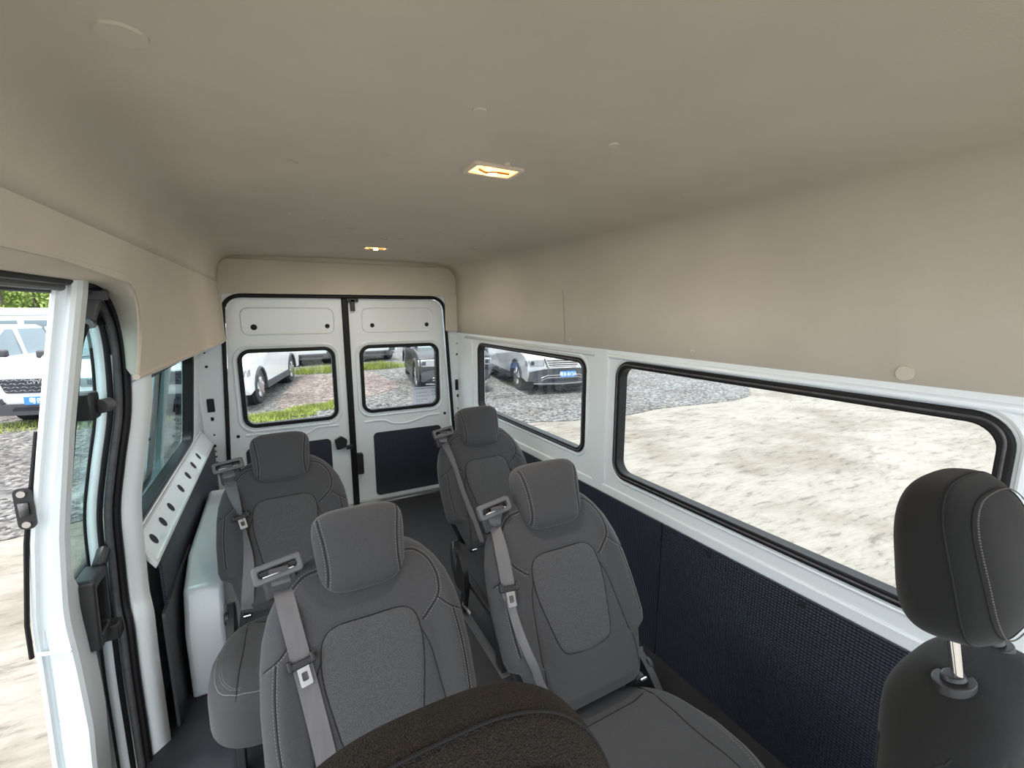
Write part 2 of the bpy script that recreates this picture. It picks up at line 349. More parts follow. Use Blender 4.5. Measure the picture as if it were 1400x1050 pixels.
# lock cover, latch and inner handle
b = MB(); b.plate(rpoly([(-.128, .505), (-.058, .518), (-.045, .578), (-.09, .612), (-.142, .585)], .012, 4), [], FB, -.022, .014); b.build('lock_cover', PLAS, dl, bevel=.006, seg=3)
b = MB(); b.box((-.03, 3.69, .515), (.05, .03, .03)); b.build('latch', PLAS, dl, bevel=.004)
b = MB(); b.plate(rrect(.018, .068, .275, .45, .012), [], FB, -.03, .014); b.build('inner_handle', PLAS, dr, bevel=.006, seg=3)
# paper sticker on the right-hand pane
ts = empty('window_sticker', (.63, 3.732, .875)); tag(ts, 'pale printed paper sheet stuck low on the right rear door window', 'sticker')
b = MB(); b.box((0, 0, 0), (.235, .002, .15)); b.build('sheet', PAPER, ts, smooth=False)
MT = Matrix.Translation((0, -.002, .055)) @ Matrix.Rotation(R(90), 4, 'X')
for i, (zz, wd, xx) in enumerate(((.062, .20, 0), (.03, .10, -.04), (.03, .05, .07), (.0, .12, -.03), (.0, .05, .07), (-.03, .10, -.04), (-.05, .06, -.06), (-.06, .03, .03))):
    s = MB()
    n = int(wd / .018)
    for k in range(n): s.box((xx - wd / 2 + (k + .5) * wd / n, -.0015, zz - .004 * (i % 2)), (wd / n * .62, .001, .008 if i == 0 else .004))
    s.build('print_line', INK, ts, smooth=False)

# headliner: ceiling loft, side trims
def lx(y): return -.84 + .014 * y
ys = [-.7, 0, .5, 1.5, 2.5, 3.5, 3.72]
st = []
for y in ys:
    a, c = lx(y) - .012, xr(y) - .012; p = [(a - .014, 1.80), (a - .010, 1.84)]
    for k in range(9):
        t = R(180 - 90 * k / 8); p.append((a + .11 + .115 * math.cos(t), 1.865 + .11 * math.sin(t)))
    p += [(x_, 1.975 + .012 * (1 - ((x_ - .07) / .8) ** 2)) for x_ in (-.5, -.25, 0, .25, .5, .7)]
    for k in range(9):
        t = R(90 - 90 * k / 8); p.append((c - .13 + .13 * math.cos(t), 1.835 + .13 * math.sin(t)))
    p += [(c, 1.6), (c + .004, 1.42), (c + .03, 1.405)]
    st.append([(x_, y, z_) for x_, z_ in p])
b = MB(); n = len(st[0]); b.add([p for s_ in st for p in s_], [(i * n + k, i * n + k + 1, (i + 1) * n + k + 1, (i + 1) * n + k) for i in range(len(ys) - 1) for k in range(n - 1)])
ceil = tag(b.build('ceiling', LINER, sharp=60), kind='structure'); q = ceil.modifiers.new('solid', 'SOLIDIFY'); q.thickness = .03; q.offset = 1
# left trim with the door corner cut out
def FT(a, z, d):
    k = (z - 1.41) / (1.80 - 1.41); x0 = -.987 + .0556 * min(a, 3.4) if a > 1.95 else -.8786 - .05 * (1.95 - a); x0 = max(x0, -.93)
    return (x0 * (1 - k) + (lx(a) - .026) * k - d, a, z)
edge = [(-.7, 1.715)] + curve([(.1, 1.715), (1.0, 1.715), (1.45, 1.715), (1.62, 1.705), (1.72, 1.665), (1.765, 1.59), (1.765, 1.50), (1.75, 1.41)], 5)
s = MB(); ty = [-.7, 0, .6, 1.2, 1.6, 1.8, 2.1, 2.5, 3.0, 3.4, 3.72]; tz = [1.715, 1.74, 1.77, 1.80]
s.add([FT(y, z, 0) for z in tz for y in ty], [(i * 11 + k, i * 11 + k + 1, i * 11 + k + 12, i * 11 + k + 11) for i in range(3) for k in range(10)])
ee = np.array(edge[-26:]); zz = np.linspace(1.41, 1.715, 14); g = []
for z in zz:
    o_ = ee[np.argsort(ee[:, 1])]; y0 = float(np.interp(z, o_[:, 1], o_[:, 0])); y0 = 1.2 if z > 1.714 else y0
    g.append([FT(y0 + (3.72 - y0) * t, z, 0) for t in np.linspace(0, 1, 16)])
s.add([p for r_ in g for p in r_], [(i * 16 + k, i * 16 + k + 1, i * 16 + k + 17, i * 16 + k + 16) for i in range(13) for k in range(15)])
tr = tag(s.build('trim_1', LINER, sharp=80), kind='structure')
# padded return between trim edge and door seal
ea = np.array([FT(a, z, 0) for a, z in edge[1:]]); la = np.concatenate([[0], np.cumsum(np.linalg.norm(np.diff(ea, axis=0), axis=1))]); la /= la[-1]
jb = np.array([p for p in jc if p[2] > 1.40]); lb = np.concatenate([[0], np.cumsum(np.linalg.norm(np.diff(jb, axis=0), axis=1))]); lb /= lb[-1]
rows = []
for t in np.linspace(0, 1, 60):
    a = np.array([np.interp(t, la, ea[:, i]) for i in range(3)]); c = np.array([np.interp(t, lb, jb[:, i]) for i in range(3)])
    out = np.array([.0, -1.0, -1.0]) * .010
    rows.append([tuple(a + np.array([.0, .012, .012])), tuple(a + np.array([.003, .004, .004])), tuple(a + out * .2 + np.array([-.006, 0, 0])), tuple(a * .75 + c * .25 + out * .7), tuple(a * .4 + c * .6 + out * .6), tuple(c * .98 + a * .02)])
s = MB(); n = len(rows[0]); s.add([p for r_ in rows for p in r_], [(i * n + k, i * n + k + 1, (i + 1) * n + k + 1, (i + 1) * n + k) for i in range(len(rows) - 1) for k in range(n - 1)]); s.build('padded_edge', LINER, tr, sharp=80)
b = MB(); b.tube([FT(a, 1.412, .004) for a in (1.75, 2.5, 3.0, 3.4, 3.72)], .010, 8); b.build('lower_hem', LINER, tr)
# white roof rail closing trim edge to body on the left
strip([FT(a, 1.405, .0) for a in (1.93, 2.5, 3.0, 3.4, 3.7)], [FL(a, 1.365, -.005) for a in (1.93, 2.5, 3.0, 3.4, 3.7)], WHITE2, 'roof_rail', wl, .004)
strip([(-1.0, y, 1.72) for y in (-.7, 0, .45)], [FT(y, 1.72, 0) for y in (-.7, 0, .45)], LINER, 'header_return', tr, .01)
# rear header
b = MB(); b.plate([(-.83, 1.725), (.93, 1.725), (.93, 2.0), (-.83, 2.0)], [], FB, -.04, .03)
b.plate([(-.83, 1.41), (-.822, 1.41), (-.822, 1.8), (-.83, 1.8)], [], FB, -.05, .0)
hd = tag(b.build('trim_2', LINER, smooth=False), kind='structure')
b = MB(); b.tube([(-.84, 3.66, 1.985), (.93, 3.66, 1.985)], .03, 10); b.build('padded_edge', LINER, hd)
b = MB(); b.plate([(.80, 1.43), (.93, 1.42), (.93, 1.75), (.80, 1.75)], [], FB, -.05, -.02); b.plate([(-.93, 1.42), (-.80, 1.43), (-.80, 1.75), (-.93, 1.75)], [], FB, -.05, -.02); b.build('corner_trim', LINER, hd, smooth=False, bevel=.01)
# joint line in right upper trim
b = MB(); b.tube([(xr(2.1) - .0135, 2.10, 1.43), (xr(2.1) - .0135, 2.13, 1.72)], .0012, 5); b.build('panel_joint', mat('liner_crease', (.35, .30, .25), .9), ceil)
# outer roof so that no sky light leaks past the liner
b = MB(); b.box((0, 1.5, 2.06), (2.1, 4.5, .03)); b.box((1.075, 1.5, 1.75), (.03, 4.5, .63)); b.box((-1.035, .2, 1.92), (.03, 1.9, .28)); b.box((-1.015, 2.1, 1.92), (.03, 3.3, .30)); b.box((-1.02, 2.82, 1.6), (.03, 1.8, .36)); b.box((0, 3.79, 1.9), (2.1, .03, .34)); tag(b.build('outer_roof', WHITE, smooth=False, bevel=.02), kind='structure')

# ceiling plugs and marks
def plug(u, p, r, lab):
    s = MB(); x, y, z = p
    if u == 'c': s.cyl((x, y, z + .004), (x, y, z - .0035), r, 24, r * .93)
    else: s.cyl((x + .004, y, z), (x - .0035, y, z), r, 24, r * .93)
    return tag(s.build('trim_plug', LINER2, ceil))
def cz(x): return 1.975 + .012 * (1 - ((x - .07) / .8) ** 2) - .0005
for x, y, r in ((-.655, .82, .030), (-.135, .83, .014), (.205, .85, .013), (-.42, 2.0, .008), (-.2, 1.95, .006)): plug('c', (x, y, cz(x)), r, '')
plug('w', (xr(.56) - .0125, .56, 1.445), .021, ''); plug('w', (xr(2.06) - .0125, 2.06, 1.447), .007, ''); plug('w', (xr(1.25) - .0125, 1.25, 1.452), .006, '')
SCUFF = mat('liner_scuff', (.50, .44, .37), .95)
for x, y, a, l in ((-.43, 1.30, .9, .03), (-.50, 1.62, .0, .045), (-.62, 1.58, .1, .03), (-.30, 2.1, .1, .05), (-.15, 2.25, 0, .04), (.23, 2.15, 0, .05), (.45, 2.1, .1, .03), (-.6, 2.05, .1, .04), (.05, 2.5, 0, .04), (.13, 2.45, 0, .03), (-.24, 1.15, 0, .02), (.72, 2.4, .1, .03), (.62, 2.6, .1, .03), (.72, 1.1, .2, .03)):
    s = MB(); s.tube([(x - l / 2 * math.cos(a), y - l / 2 * math.sin(a), cz(x) + .0005), (x, y + .002, cz(x)), (x + l / 2 * math.cos(a), y + l / 2 * math.sin(a), cz(x) + .0005)], .0028, 6, ry=.0012); s.build('scuff_mark', SCUFF, ceil)
# dome lamps
LENS = mat('lamp_lens', (.95, .62, .30), .25, emit=((1, .50, .14), 2.2)); BULB = mat('glowing_bulb', (1, .7, .4), .3, emit=((1, .62, .22), 30))
BEZ = mat('cream_lamp_bezel', (.75, .66, .55), .4)
for i, (x, y, lab) in enumerate(((.045, 1.145, 'lit rectangular dome lamp on the headliner, the nearer and larger of two'), (.085, 2.876, 'lit dome lamp on the headliner above the rear doors, the farther of two'))):
    z = cz(x); e = empty('dome_lamp', (x, y, z)); tag(e, lab, 'lamp', 'dome lamps in the headliner')
    s = MB(); s.ring(rrect(-.072, .072, -.046, .046, .008), rrect(-.060, .060, -.034, .034, .006), lambda a, b_, d: (a, b_, -d), -.002, .007); s.build('bezel', BEZ, e, bevel=.002)
    s = MB(); s.plate(rrect(-.060, .060, -.034, .034, .006), [], lambda a, b_, d: (a, b_, -d), .001, .004); s.build('lens', LENS, e, smooth=False)
    s = MB(); s.tube(curve([(-.045, -.008, -.007), (-.02, .006, -.008), (.0, -.006, -.008), (.045, -.004, -.007)], 5), .003, 8); s.build('wire_clip', mat('brown_clip', (.35, .13, .03), .5), e)
    s = MB(); s.tube([(-.012, .006, -.008), (.012, .006, -.008)], .006, 10); s.build('bulb', BULB, e)
    s = MB(); s.cyl((.01, -.062, .001), (.01, -.062, -.006), .008, 14); s.build('lamp_button', BEZ, e)
    ld = bpy.data.lights.new('lamp_glow', 'AREA'); ld.energy = 3; ld.color = (1, .86, .70); ld.size = .09
    lo = bpy.data.objects.new('lamp_glow', ld); COL.objects.link(lo); lo.parent = e; lo.location = (0, 0, -.02)

# open sliding door outside the left wall
sd = tag(empty('door_3'), kind='structure')
def dox(z): # outer skin
    return float(np.interp(z, [-.3, .3, .76, 1.0, 1.34, 1.7], [-1.175, -1.18, -1.165, -1.135, -1.068, -.998]))
def col_strip(pts, name, m, parent, th=.003):
    return None
zs = np.linspace(-.3, 1.71, 40)
def fy(z): return 1.60 + .012 * math.sin(z * 3) + (.03 if z > 1.30 else 0) * 0
Y2 = 3.02
def lof(rows, name, m, parent, closed=False, sharp=45):
    s = MB(); n = len(rows[0]); s.add([p for r_ in rows for p in r_], [(i * n + k, i * n + k + 1, (i + 1) * n + k + 1, (i + 1) * n + k) for i in range(len(rows) - 1) for k in range(n - 1)]); return s.build(name, m, parent, sharp=sharp)
# front edge member: outer flange, front face, inner face
rows = []
for z in zs:
    o_ = dox(z); bl = .016 * max(0, 1 - abs(z - .35) / .35); y_ = fy(z); st_ = .012 if z > .70 else 0; lo = .07 * min(1, max(0, (.85 - z) / .1)); wd = float(np.interp(z, [.6, .9, 1.3], [.070, .060, .050]))
    rows.append([(o_, 1.70, z), (o_, y_, z), (o_ + .004, y_ - .005, z), (o_ + .012, y_ - .004, z), (o_ + .014, y_ + .012, z), (o_ + .022 + st_ * .5, y_ + .014, z), (o_ + .028 + st_, y_ + .002, z), (o_ + wd + bl, y_ + .006, z), (o_ + wd + .008 + bl, y_ + .018, z), (o_ + wd + .009 + bl, y_ + .055 + lo, z), (o_ + wd + .004 + bl, y_ + .063 + lo, z), (o_ + wd * .9, y_ + .09 + lo, z), (o_ + .040, y_ + .105 + lo, z), (o_ + .020, y_ + .11 + lo, z)])
lof(rows, 'front_member', WHITE, sd, sharp=25)
s = MB(); s.box((dox(.64) + .040, 1.605, .655), (.075, .014, .008), Matrix.Rotation(R(12), 3, 'Y')); s.box((dox(.2) + .045, 1.61, .12), (.095, .02, .010), Matrix.Rotation(R(-8), 3, 'Y')); s.build('pressed_step', WHITE, sd, bevel=.005, seg=3)
WZ0, WZ1 = .72, 1.60
def FD(a, z, d): return (dox(z) - d, a, z)
# outer skin below and around the glass as strips following the body curve
def skin(y0, y1, z0, z1, name, m, off=0, th=.02, n=14):
    rr = [[(dox(z) + off, y0, z), (dox(z) + off, (y0 + y1) / 2, z), (dox(z) + off, y1, z)] for z in np.linspace(z0, z1, n)]
    o = lof(rr, name, m, sd); q = o.modifiers.new('solid', 'SOLIDIFY'); q.thickness = th; return o
skin(1.62, Y2, -.3, WZ0, 'lower_skin', WHITE); skin(1.62, Y2, WZ1, 1.71, 'upper_skin', WHITE, n=5); skin(Y2 - .12, Y2, WZ0, WZ1, 'rear_member', WHITE, .0, .06)
skin(1.86, Y2 - .1, .50, .74, 'inner_belt', WHITE2, .055, .02, 6)
skin(1.70, Y2 - .1, WZ0, WZ1, 'glass_pane', GLASST, .012, .004)
# rubber edge of the glass
s = MB(); s.tube([(dox(z) + .024, y, z) for y, z in rrect(1.725, Y2 - .13, WZ0 + .02, WZ1 - .02, .09, 8)], .013, 8, True); s.build('rubber_seal', RUB, sd)
s = MB(); s.tube([(dox(z) - .004, 1.598, z) for z in np.linspace(.66, 1.30, 20)], .006, 8); s.build('edge_seal', RUB, sd)
# upper roller arm
s = MB(); s.box((-1.0, 1.80, 1.62), (.06, .03, .10), Matrix.Rotation(R(20), 3, 'Y')); s.box((-.985, 1.79, 1.66), (.09, .02, .03)); s.build('roller_arm', PLAS2, sd, bevel=.005)
s = MB(); s.cyl((-.99, 1.765, 1.575), (-.99, 1.79, 1.575), .014, 16); s.build('roller', METAL, sd)
# black stop block on the opening post
s = MB(); s.box((-1.045, 1.80, 1.325), (.075, .07, .085)); s.build('stop_block', PLAS, sd, bevel=.010, seg=3)
s = MB(); s.cyl((-1.0, 1.80, 1.32), (-.985, 1.83, 1.32), .022, 16); s.build('stop_pad', RUB2, sd)
# buckle shaped striker on the front member
s = MB(); s.plate(rrect(-.045 * 0 - 1.165 + .022, -1.165 + .058, 1.04, 1.155, .015), [], lambda a, z, d: (a, 1.592 - d, z), 0, .008)
k = s.build('striker', PLAS, sd, bevel=.004)
s = MB(); s.cyl((-1.125, 1.584, 1.14), (-1.125, 1.578, 1.14), .009, 12); s.cyl((-1.125, 1.584, 1.055), (-1.125, 1.578, 1.055), .009, 12); s.build('screw', METAL, k)
s = MB(); s.tube([(-1.125, 1.58, z) for z in (1.08, 1.115)], .010, 10); s.build('striker_bar', RUB2, k)
# inner pull handle: framed recess
s = MB(); s.ring(rrect(1.70, 1.82, .56, .80, .015), rrect(1.725, 1.80, .60, .76, .010), lambda a, z, d: (dox(z) + .075 + d, a, z), -.02, .035); hk = s.build('pull_handle', PLAS, sd, bevel=.006, seg=3)
s = MB(); s.plate(rrect(1.72, 1.81, .59, .77, .01), [], lambda a, z, d: (dox(z) + .07 + d, a, z), 0, .004); s.build('handle_recess', DKHOLE, hk)
s = MB(); s.tube([(dox(.80) + .095, 1.80, .80), (dox(.9) + .06, 2.10, .86)], .018, 10); s.build('armrest_bar', PLAS, hk)
# lower hinge bracket
s = MB(); s.box((-1.09, 1.82, .555), (.10, .05, .055)); s.box((-1.10, 1.86, .60), (.05, .03, .08)); s.build('hinge_bracket', PLAS, sd, bevel=.006)
for z, yy in ((.50, 1.70), (.42, 1.74), (.40, 1.63)):
    s = MB(); s.cyl((dox(z) + .078, yy, z), (dox(z) + .082, yy, z), .013, 14); s.build('door_hole', DKHOLE, sd)

# ------------------------------------------------------------------ seats
def pad(name, V, F, m, parent, seams=(), groove=.0035, gw=.005, stitches=(), ax='y', sm=None):
    """upholstered pad: seams are 2-D curves pressed into the front and closed with a dark piping; stitches are rows of thread"""
    V = np.array(V, float); proj = (0, 2) if ax == 'y' else (0, 1)
    dirv = Vector((0, 1, 0)) if ax == 'y' else Vector((0, 0, -1))
    me = bpy.data.meshes.new(name); me.from_pydata(V.tolist(), [], F); me.validate()
    bm = bmesh.new(); bm.from_mesh(me); bmesh.ops.recalc_face_normals(bm, faces=bm.faces); bm.to_mesh(me); bm.free()
    N = np.zeros(len(me.vertices) * 3); me.vertices.foreach_get('normal', N); N = N.reshape(-1, 3)
    front = N[:, 1] < -.15 if ax == 'y' else N[:, 2] > .15
    idx = np.where(front)[0]; P2 = V[idx][:, proj]
    D = np.full(len(idx), 9.)
    for c in list(seams):
        c = np.array(c)
        for a, b in zip(c[:-1], c[1:]):
            d = b - a; l = (d @ d) or 1e-9; t = np.clip(((P2 - a) @ d) / l, 0, 1); q = a + t[:, None] * d; D = np.minimum(D, np.hypot(*(P2 - q).T))
    g = groove * np.exp(-(D / gw) ** 2); V[idx] -= N[idx] * g[:, None]
    me.vertices.foreach_set('co', V.ravel()); me.update()
    o = link(name, me, m, parent)
    bvh = BVHTree.FromPolygons([Vector(v) for v in V], F)
    def hit(p, off=0):
        org = Vector((p[0], -1, p[1])) if ax == 'y' else Vector((p[0], p[1], 1))
        h, n, _, _ = bvh.ray_cast(org, dirv)
        if h is None: return None, None
        if n.dot(dirv) > 0: n = -n
        return h + n * off, n
    if seams:
        s = MB()
        for c in seams:
            pts = [hit(p, .0002)[0] for p in c]; pts = [p for p in pts if p is not None]
            if len(pts) > 1: s.tube(pts, .0016, 5)
        tag(s.build('seam', SEAM, o), kind='stuff')
    if stitches:
        s = MB()
        for c in stitches:
            c = np.array(c); d = np.hypot(*np.diff(c, axis=0).T); L = np.concatenate([[0], np.cumsum(d)]); k = 0
            while k < L[-1] - .006:
                a = [np.interp(k, L, c[:, i]) for i in (0, 1)]; b_ = [np.interp(k + .0048, L, c[:, i]) for i in (0, 1)]; k += .0075
                pa, pb = hit(a, .0006)[0], hit(b_, .0006)[0]
                if pa and pb and (pa - pb).length < .02: s.tube([pa, (pa + pb) / 2, pb], .0008, 4)
        if s.v: tag(s.build('stitching', THREAD, o), kind='stuff')
    o['_'] = 0; del o['_']
    return o, hit
def off(c, d):
    """parallel curve"""
    c = np.array(c); t = np.gradient(c, axis=0); t /= np.linalg.norm(t, axis=1)[:, None] + 1e-9
    return [tuple(p) for p in c + np.stack([-t[:, 1], t[:, 0]], 1) * d]
def mir(c): return [(-p[0], p[1]) for p in c]

def softbox(a, b, c, n=4.0, res=26, deform=None, ax_n=None):
    """cube-sphere pushed to a superellipsoid of half sizes a, b, c"""
    vs, idx, fs = [], {}, []
    def vert(p):
        k = tuple(round(q, 5) for q in p)
        if k not in idx:
            idx[k] = len(vs); x, y, z = (math.sin(q * math.pi / 4) / math.cos(q * math.pi / 4) for q in p)
            l = (abs(x) ** n + abs(y) ** n + abs(z) ** n) ** (-1 / n); x, y, z = x * l * a, y * l * b, z * l * c
            vs.append(deform(x, y, z) if deform else (x, y, z))
        return idx[k]
    for ax in range(3):
        for s in (-1, 1):
            for i in range(res):
                for j in range(res):
                    q = []
                    for (u, v) in ((0, 0), (1, 0), (1, 1), (0, 1)):
                        p = [0, 0, 0]; p[ax] = s; p[(ax + 1) % 3] = -1 + 2 * (i + u) / res; p[(ax + 2) % 3] = -1 + 2 * (j + v) / res; q.append(vert(p))
                    fs.append(tuple(q))
    return vs, fs

def back_mesh(wid, H, T0, Tb, top, bol, nF=100, nB=24, nL=130, bolw=.6):
    V = []; F = []; n = nF + nB
    for i in range(nL + 1):
        L = H * (1 - (1 - i / nL) ** 1.0); L = H * i / nL
        if i > nL - 14: k = (i - (nL - 14)) / 14; L = H * ((nL - 14) / nL + 14 / nL * (1 - (1 - k) ** 1.6))
        w = wid(L); et = math.sqrt(max(.0004, 1 - (max(0, L - top) / (H - top)) ** 2)); eb = min(1, .5 + L / .06)
        for k in range(nF):
            u = -1 + 2 * k / (nF - 1); s = u * .35 + .65 * math.sin(u * math.pi / 2)
            e = math.sqrt(max(0, 1 - abs(s) ** 5)); q = (abs(s) - bolw) / (.88 - bolw); q = min(1, max(0, q)); q = q * q * (3 - 2 * q)
            env = min(1, max(0, (L - .02) / .12)) * min(1, max(0, (H - .08 - L) / .18))
            V.append((w * s, -(T0 * eb + bol * q * env * 1.0) * e * et - .006 * math.cos(s * 1.5) * et, L))
        for k in range(nB):
            u = 1 - 2 * (k + .5) / nB; s = u; V.append((w * s, Tb * (1 - abs(s) ** 3.5) ** .5 * (.3 + .7 * et), L))
    for i in range(nL):
        for k in range(n): F.append((i * n + k, i * n + (k + 1) % n, (i + 1) * n + (k + 1) % n, (i + 1) * n + k))
    F.append(tuple(range(n))[::-1]); F.append(tuple(nL * n + k for k in range(n)))
    return V, F

RECL = R(33); ZS = .405
def place_back(o): o.rotation_euler = (-RECL, 0, 0); o.location = (0, 0, ZS)
WL = ([0, .06, .11, .138, .156, .185, .30, .40, .46, .52, .57, .61, .635, .652, .662], [.190, .205, .220, .228, .262, .272, .276, .272, .264, .246, .218, .184, .150, .115, .075])
def w_pass(L): return float(np.interp(L, *WL))
def build_seat():
    root = empty('passenger_seat')
    V, F = back_mesh(w_pass, .665, .055, .06, .60, .030)
    ins = curve([(0, .452), (.085, .450), (.122, .425), (.132, .37), (.128, .31), (.110, .22), (.098, .175), (.075, .150), (0, .142)], 6)
    loop = ins + mir(ins)[::-1]
    side = curve([(.130, .385), (.150, .33), (.160, .25), (.172, .13), (.180, .02)], 6)
    arc = curve([(.118, .600), (.155, .592), (.188, .560), (.205, .510), (.198, .455), (.160, .415), (.140, .400)], 6)
    lnk = curve([(.196, .445), (.225, .415), (.262, .395)], 5)
    pf = curve([(.104, .215), (.075, .24), (.07, .30)], 4)
    edge = curve([(.233, .405), (.240, .33), (.240, .25), (.236, .19)], 6)
    seams = [loop, side, mir(side), arc, mir(arc), lnk, mir(lnk), edge, mir(edge)]
    st = [off(arc, .006), off(arc, -.006), mir(off(arc, .006)), mir(off(arc, -.006)), off(edge, .005), off(edge, -.005), mir(off(edge, .005)), mir(off(edge, -.005)), off(lnk, -.005), mir(off(lnk, -.005)), [(-.11, .612), (-.06, .618)], [(.11, .612), (.06, .618)]]
    bk, hit = pad('backrest', V, F, FAB, root, seams, stitches=st); place_back(bk)
    # insert cloth: same surface a hair proud, bounded by the seam
    poly = [Vector((x, z, 0)) for x, z in ins[1:] + mir(ins)[::-1][:-1]]
    iv, iif = [], []
    NX, NZ = 44, 52; gi = {}
    arr = np.array(ins); 
    for j in range(NZ + 1):
        z = .1435 + (.4505 - .1435) * j / NZ
        o_ = arr[np.argsort(arr[:, 1])]; hw = float(np.interp(z, o_[:, 1], o_[:, 0])) - .002
        for i in range(NX + 1):
            p, nn = hit((hw * (-1 + 2 * i / NX), z), .0012 + .003 * max(0, 1 - (2 * i / NX - 1) ** 6)); iv.append(tuple(p))
    for j in range(NZ):
        for i in range(NX): a = j * (NX + 1) + i; iif.append((a, a + 1, a + NX + 2, a + NX + 1))
    me = bpy.data.meshes.new('centre_panel'); me.from_pydata(iv, [], iif); link('centre_panel', me, FABI, bk)
    # headrest
    def dh(x, y, z): k = 1 + .07 * z / .10; return (x * k, y - .02 * (z / .10) ** 2 * 0 + (.008 * (1 - (x / .13) ** 2) * (-1) if y < 0 else 0), z)
    hv, hf = softbox(.122, .056, .112, 4.2, 30, dh)
    hs = curve([(.098, -.095), (.094, -.04), (.098, .02), (.106, .07), (.110, .102)], 6)
    hd_, hh = pad('headrest', hv, hf, FAB, root, [hs, mir(hs)], stitches=[off(hs, .006), mir(off(hs, .006)), off(hs, -.006), mir(off(hs, -.006))])
    hd_.rotation_euler = (-RECL + R(12), 0, 0); c = Vector((0, -.062, .640)); hd_.location = Matrix.Rotation(-RECL, 3, 'X') @ c + Vector((0, 0, ZS))
    for x in (-.06, .06): s = MB(); s.cyl((x, .01, -.05), (x, .06, -.16), .006, 10); s.build('headrest_post', CHROME, hd_)
    # cushion
    def dc(x, y, z):
        # front droops, sides raised
        f = max(0, (-y - .10) / .16); zz = z - .020 * f * f
        if z > 0: zz += .020 * min(1, max(0, (abs(x) - .13) / .07)) * min(1, max(0, (.23 - y) / .1)) * (1 - .6 * f)
        k = 1 - .10 * max(0, (-y - .15) / .10) ** 2 - .24 * min(1, max(0, (y + .02) / .24)) ** 1.3
        return (x * k, y, zz)
    cv, cf = softbox(.282, .262, .105, 5.0, 36, dc)
    cs = curve([(.168, .22), (.172, .10), (.178, -.05), (.185, -.16), (.190, -.235)], 6)
    cb = [(-.165, .165), (0, .160), (.165, .165)]; cb = curve(cb, 8)
    ce = curve([(.235, .14), (.240, 0), (.236, -.12), (.215, -.18), (.17, -.205), (.0, -.212)], 6)
    fr = curve([(.258, .0), (.260, -.08), (.250, -.16), (.222, -.205), (.15, -.226), (0, -.231)], 6)
    cu, ch = pad('cushion', cv, cf, FAB, root, [cs, mir(cs), cb], ax='z', stitches=[ce[:-6], mir(ce[:-6]), off(ce[:-6], .006), mir(off(ce[:-6], .006))], groove=.005)
    s = MB(); pp = [ch(p, .0004)[0] for p in fr + mir(fr)[::-1]]; pp = [p for p in pp if p is not None]; 
    s.tube(pp, .0013, 5); tag(s.build('seam', THREAD, cu), kind='stuff')
    cu.location = (0, -.235, ZS - .098); cu.rotation_euler = (R(-5), 0, 0)
    # child-seat anchors in the crease
    for x in (-.172, .172):
        s = MB(); s.tube([(x - .010, -.022, ZS + .012), (x - .010, -.040, ZS + .020), (x + .010, -.040, ZS + .020), (x + .010, -.022, ZS + .012)], .0045, 8); s.build('anchor_loop', CHROME, root)
        s = MB(); s.box((x, -.018, ZS + .008), (.034, .02, .020)); s.build('anchor_cover', PLAS, root, bevel=.003)
    # shoulder belt guide on the outboard top corner
    g = empty('belt_guide'); 
    bpy.data.objects.remove(g)
    def FG(a, b_, d): return (a, -d, b_)
    s = MB(); s.ring(rrect(-.060, .060, -.024, .024, .010), rrect(-.046, .046, -.008, .010, .006), FG, -.012, .014)
    gd = s.build('belt_guide', PLAS2, root, bevel=.005, seg=3)
    s = MB(); s.box((0, .022, -.004), (.108, .03, .034)); s.box((.0, .045, -.04), (.085, .035, .07)); s.build('guide_housing', PLAS, gd, bevel=.008, seg=3)
    s = MB(); s.box((.0, -.0, -.0075), (.075, .022, .004)); s.build('guide_plate', METAL, gd, bevel=.001)
    gm = Matrix.Translation((0, 0, ZS)) @ Matrix.Rotation(-RECL, 4, 'X') @ Matrix.Translation((-.212, -.072, .628)) @ Matrix.Rotation(R(-9), 4, 'Y') @ Matrix.Rotation(R(10), 4, 'X')
    gd.matrix_local = gm
    # lower structure
    for sx in (-1, 1):
        s = MB(); s.plate(rpoly([(-.09, .22), (.04, .20), (.10, .28), (.11, .40), (.06, .45), (-.02, .40), (-.08, .33)], .03, 4), [], lambda a, z, d: (sx * (.222 + d), a, z), 0, .028)
        c = s.build('side_cover', PLAS, root, bevel=.008, seg=3)
        s = MB(); s.tube([(sx * .253, .045, .30), (sx * .253, .055, .44)], .006, 8); s.tube([(sx * .253, .015, .29), (sx * .253, .020, .42)], .006, 8); s.build('cover_rib', PLAS2, c)
        s = MB(); s.cyl((sx * .24, .02, .40), (sx * .258, .02, .40), .026, 24); s.build('recliner_disc', PLAS, c, bevel=.003)
    for x in (-.20, .20):
        for y0, y1 in ((-.36, -.40), (.0, .06)):
            s = MB(); s.plate([(y0 - .025, .25), (y0 + .03, .25), (y1 + .03, .03), (y1 - .03, .03)], [], lambda a, z, d: (x + d, a, z), -.012, .012); s.build('leg', PLAS, root, bevel=.004)
        s = MB(); s.box((x, -.17, .255), (.035, .44, .03)); s.build('frame_bar', PLAS, root, bevel=.004)
        s = MB(); s.box((x, -.17, .014), (.045, .56, .028)); s.build('floor_rail', PLAS2, root, bevel=.004)
        s = MB(); s.tube([(x, .03, .22), (x + .02, .07, .14), (x - .01, .03, .08), (x + .01, -.02, .05)], .009, 8); s.cyl((x - .02, .05, .15), (x + .03, .05, .15), .014, 12); s.build('linkage', METAL, root)
    # back shell
    s = MB(); s.plate(rpoly([(-.20, .03), (.20, .03), (.25, .20), (.25, .42), (.18, .58), (-.18, .58), (-.25, .42), (-.25, .20)], .05, 5), [], lambda a, z, d: (a, .055 + d, z), 0, .015); b_ = s.build('back_shell', PLAS, root, bevel=.006); place_back(b_)
    return root, hit, gm
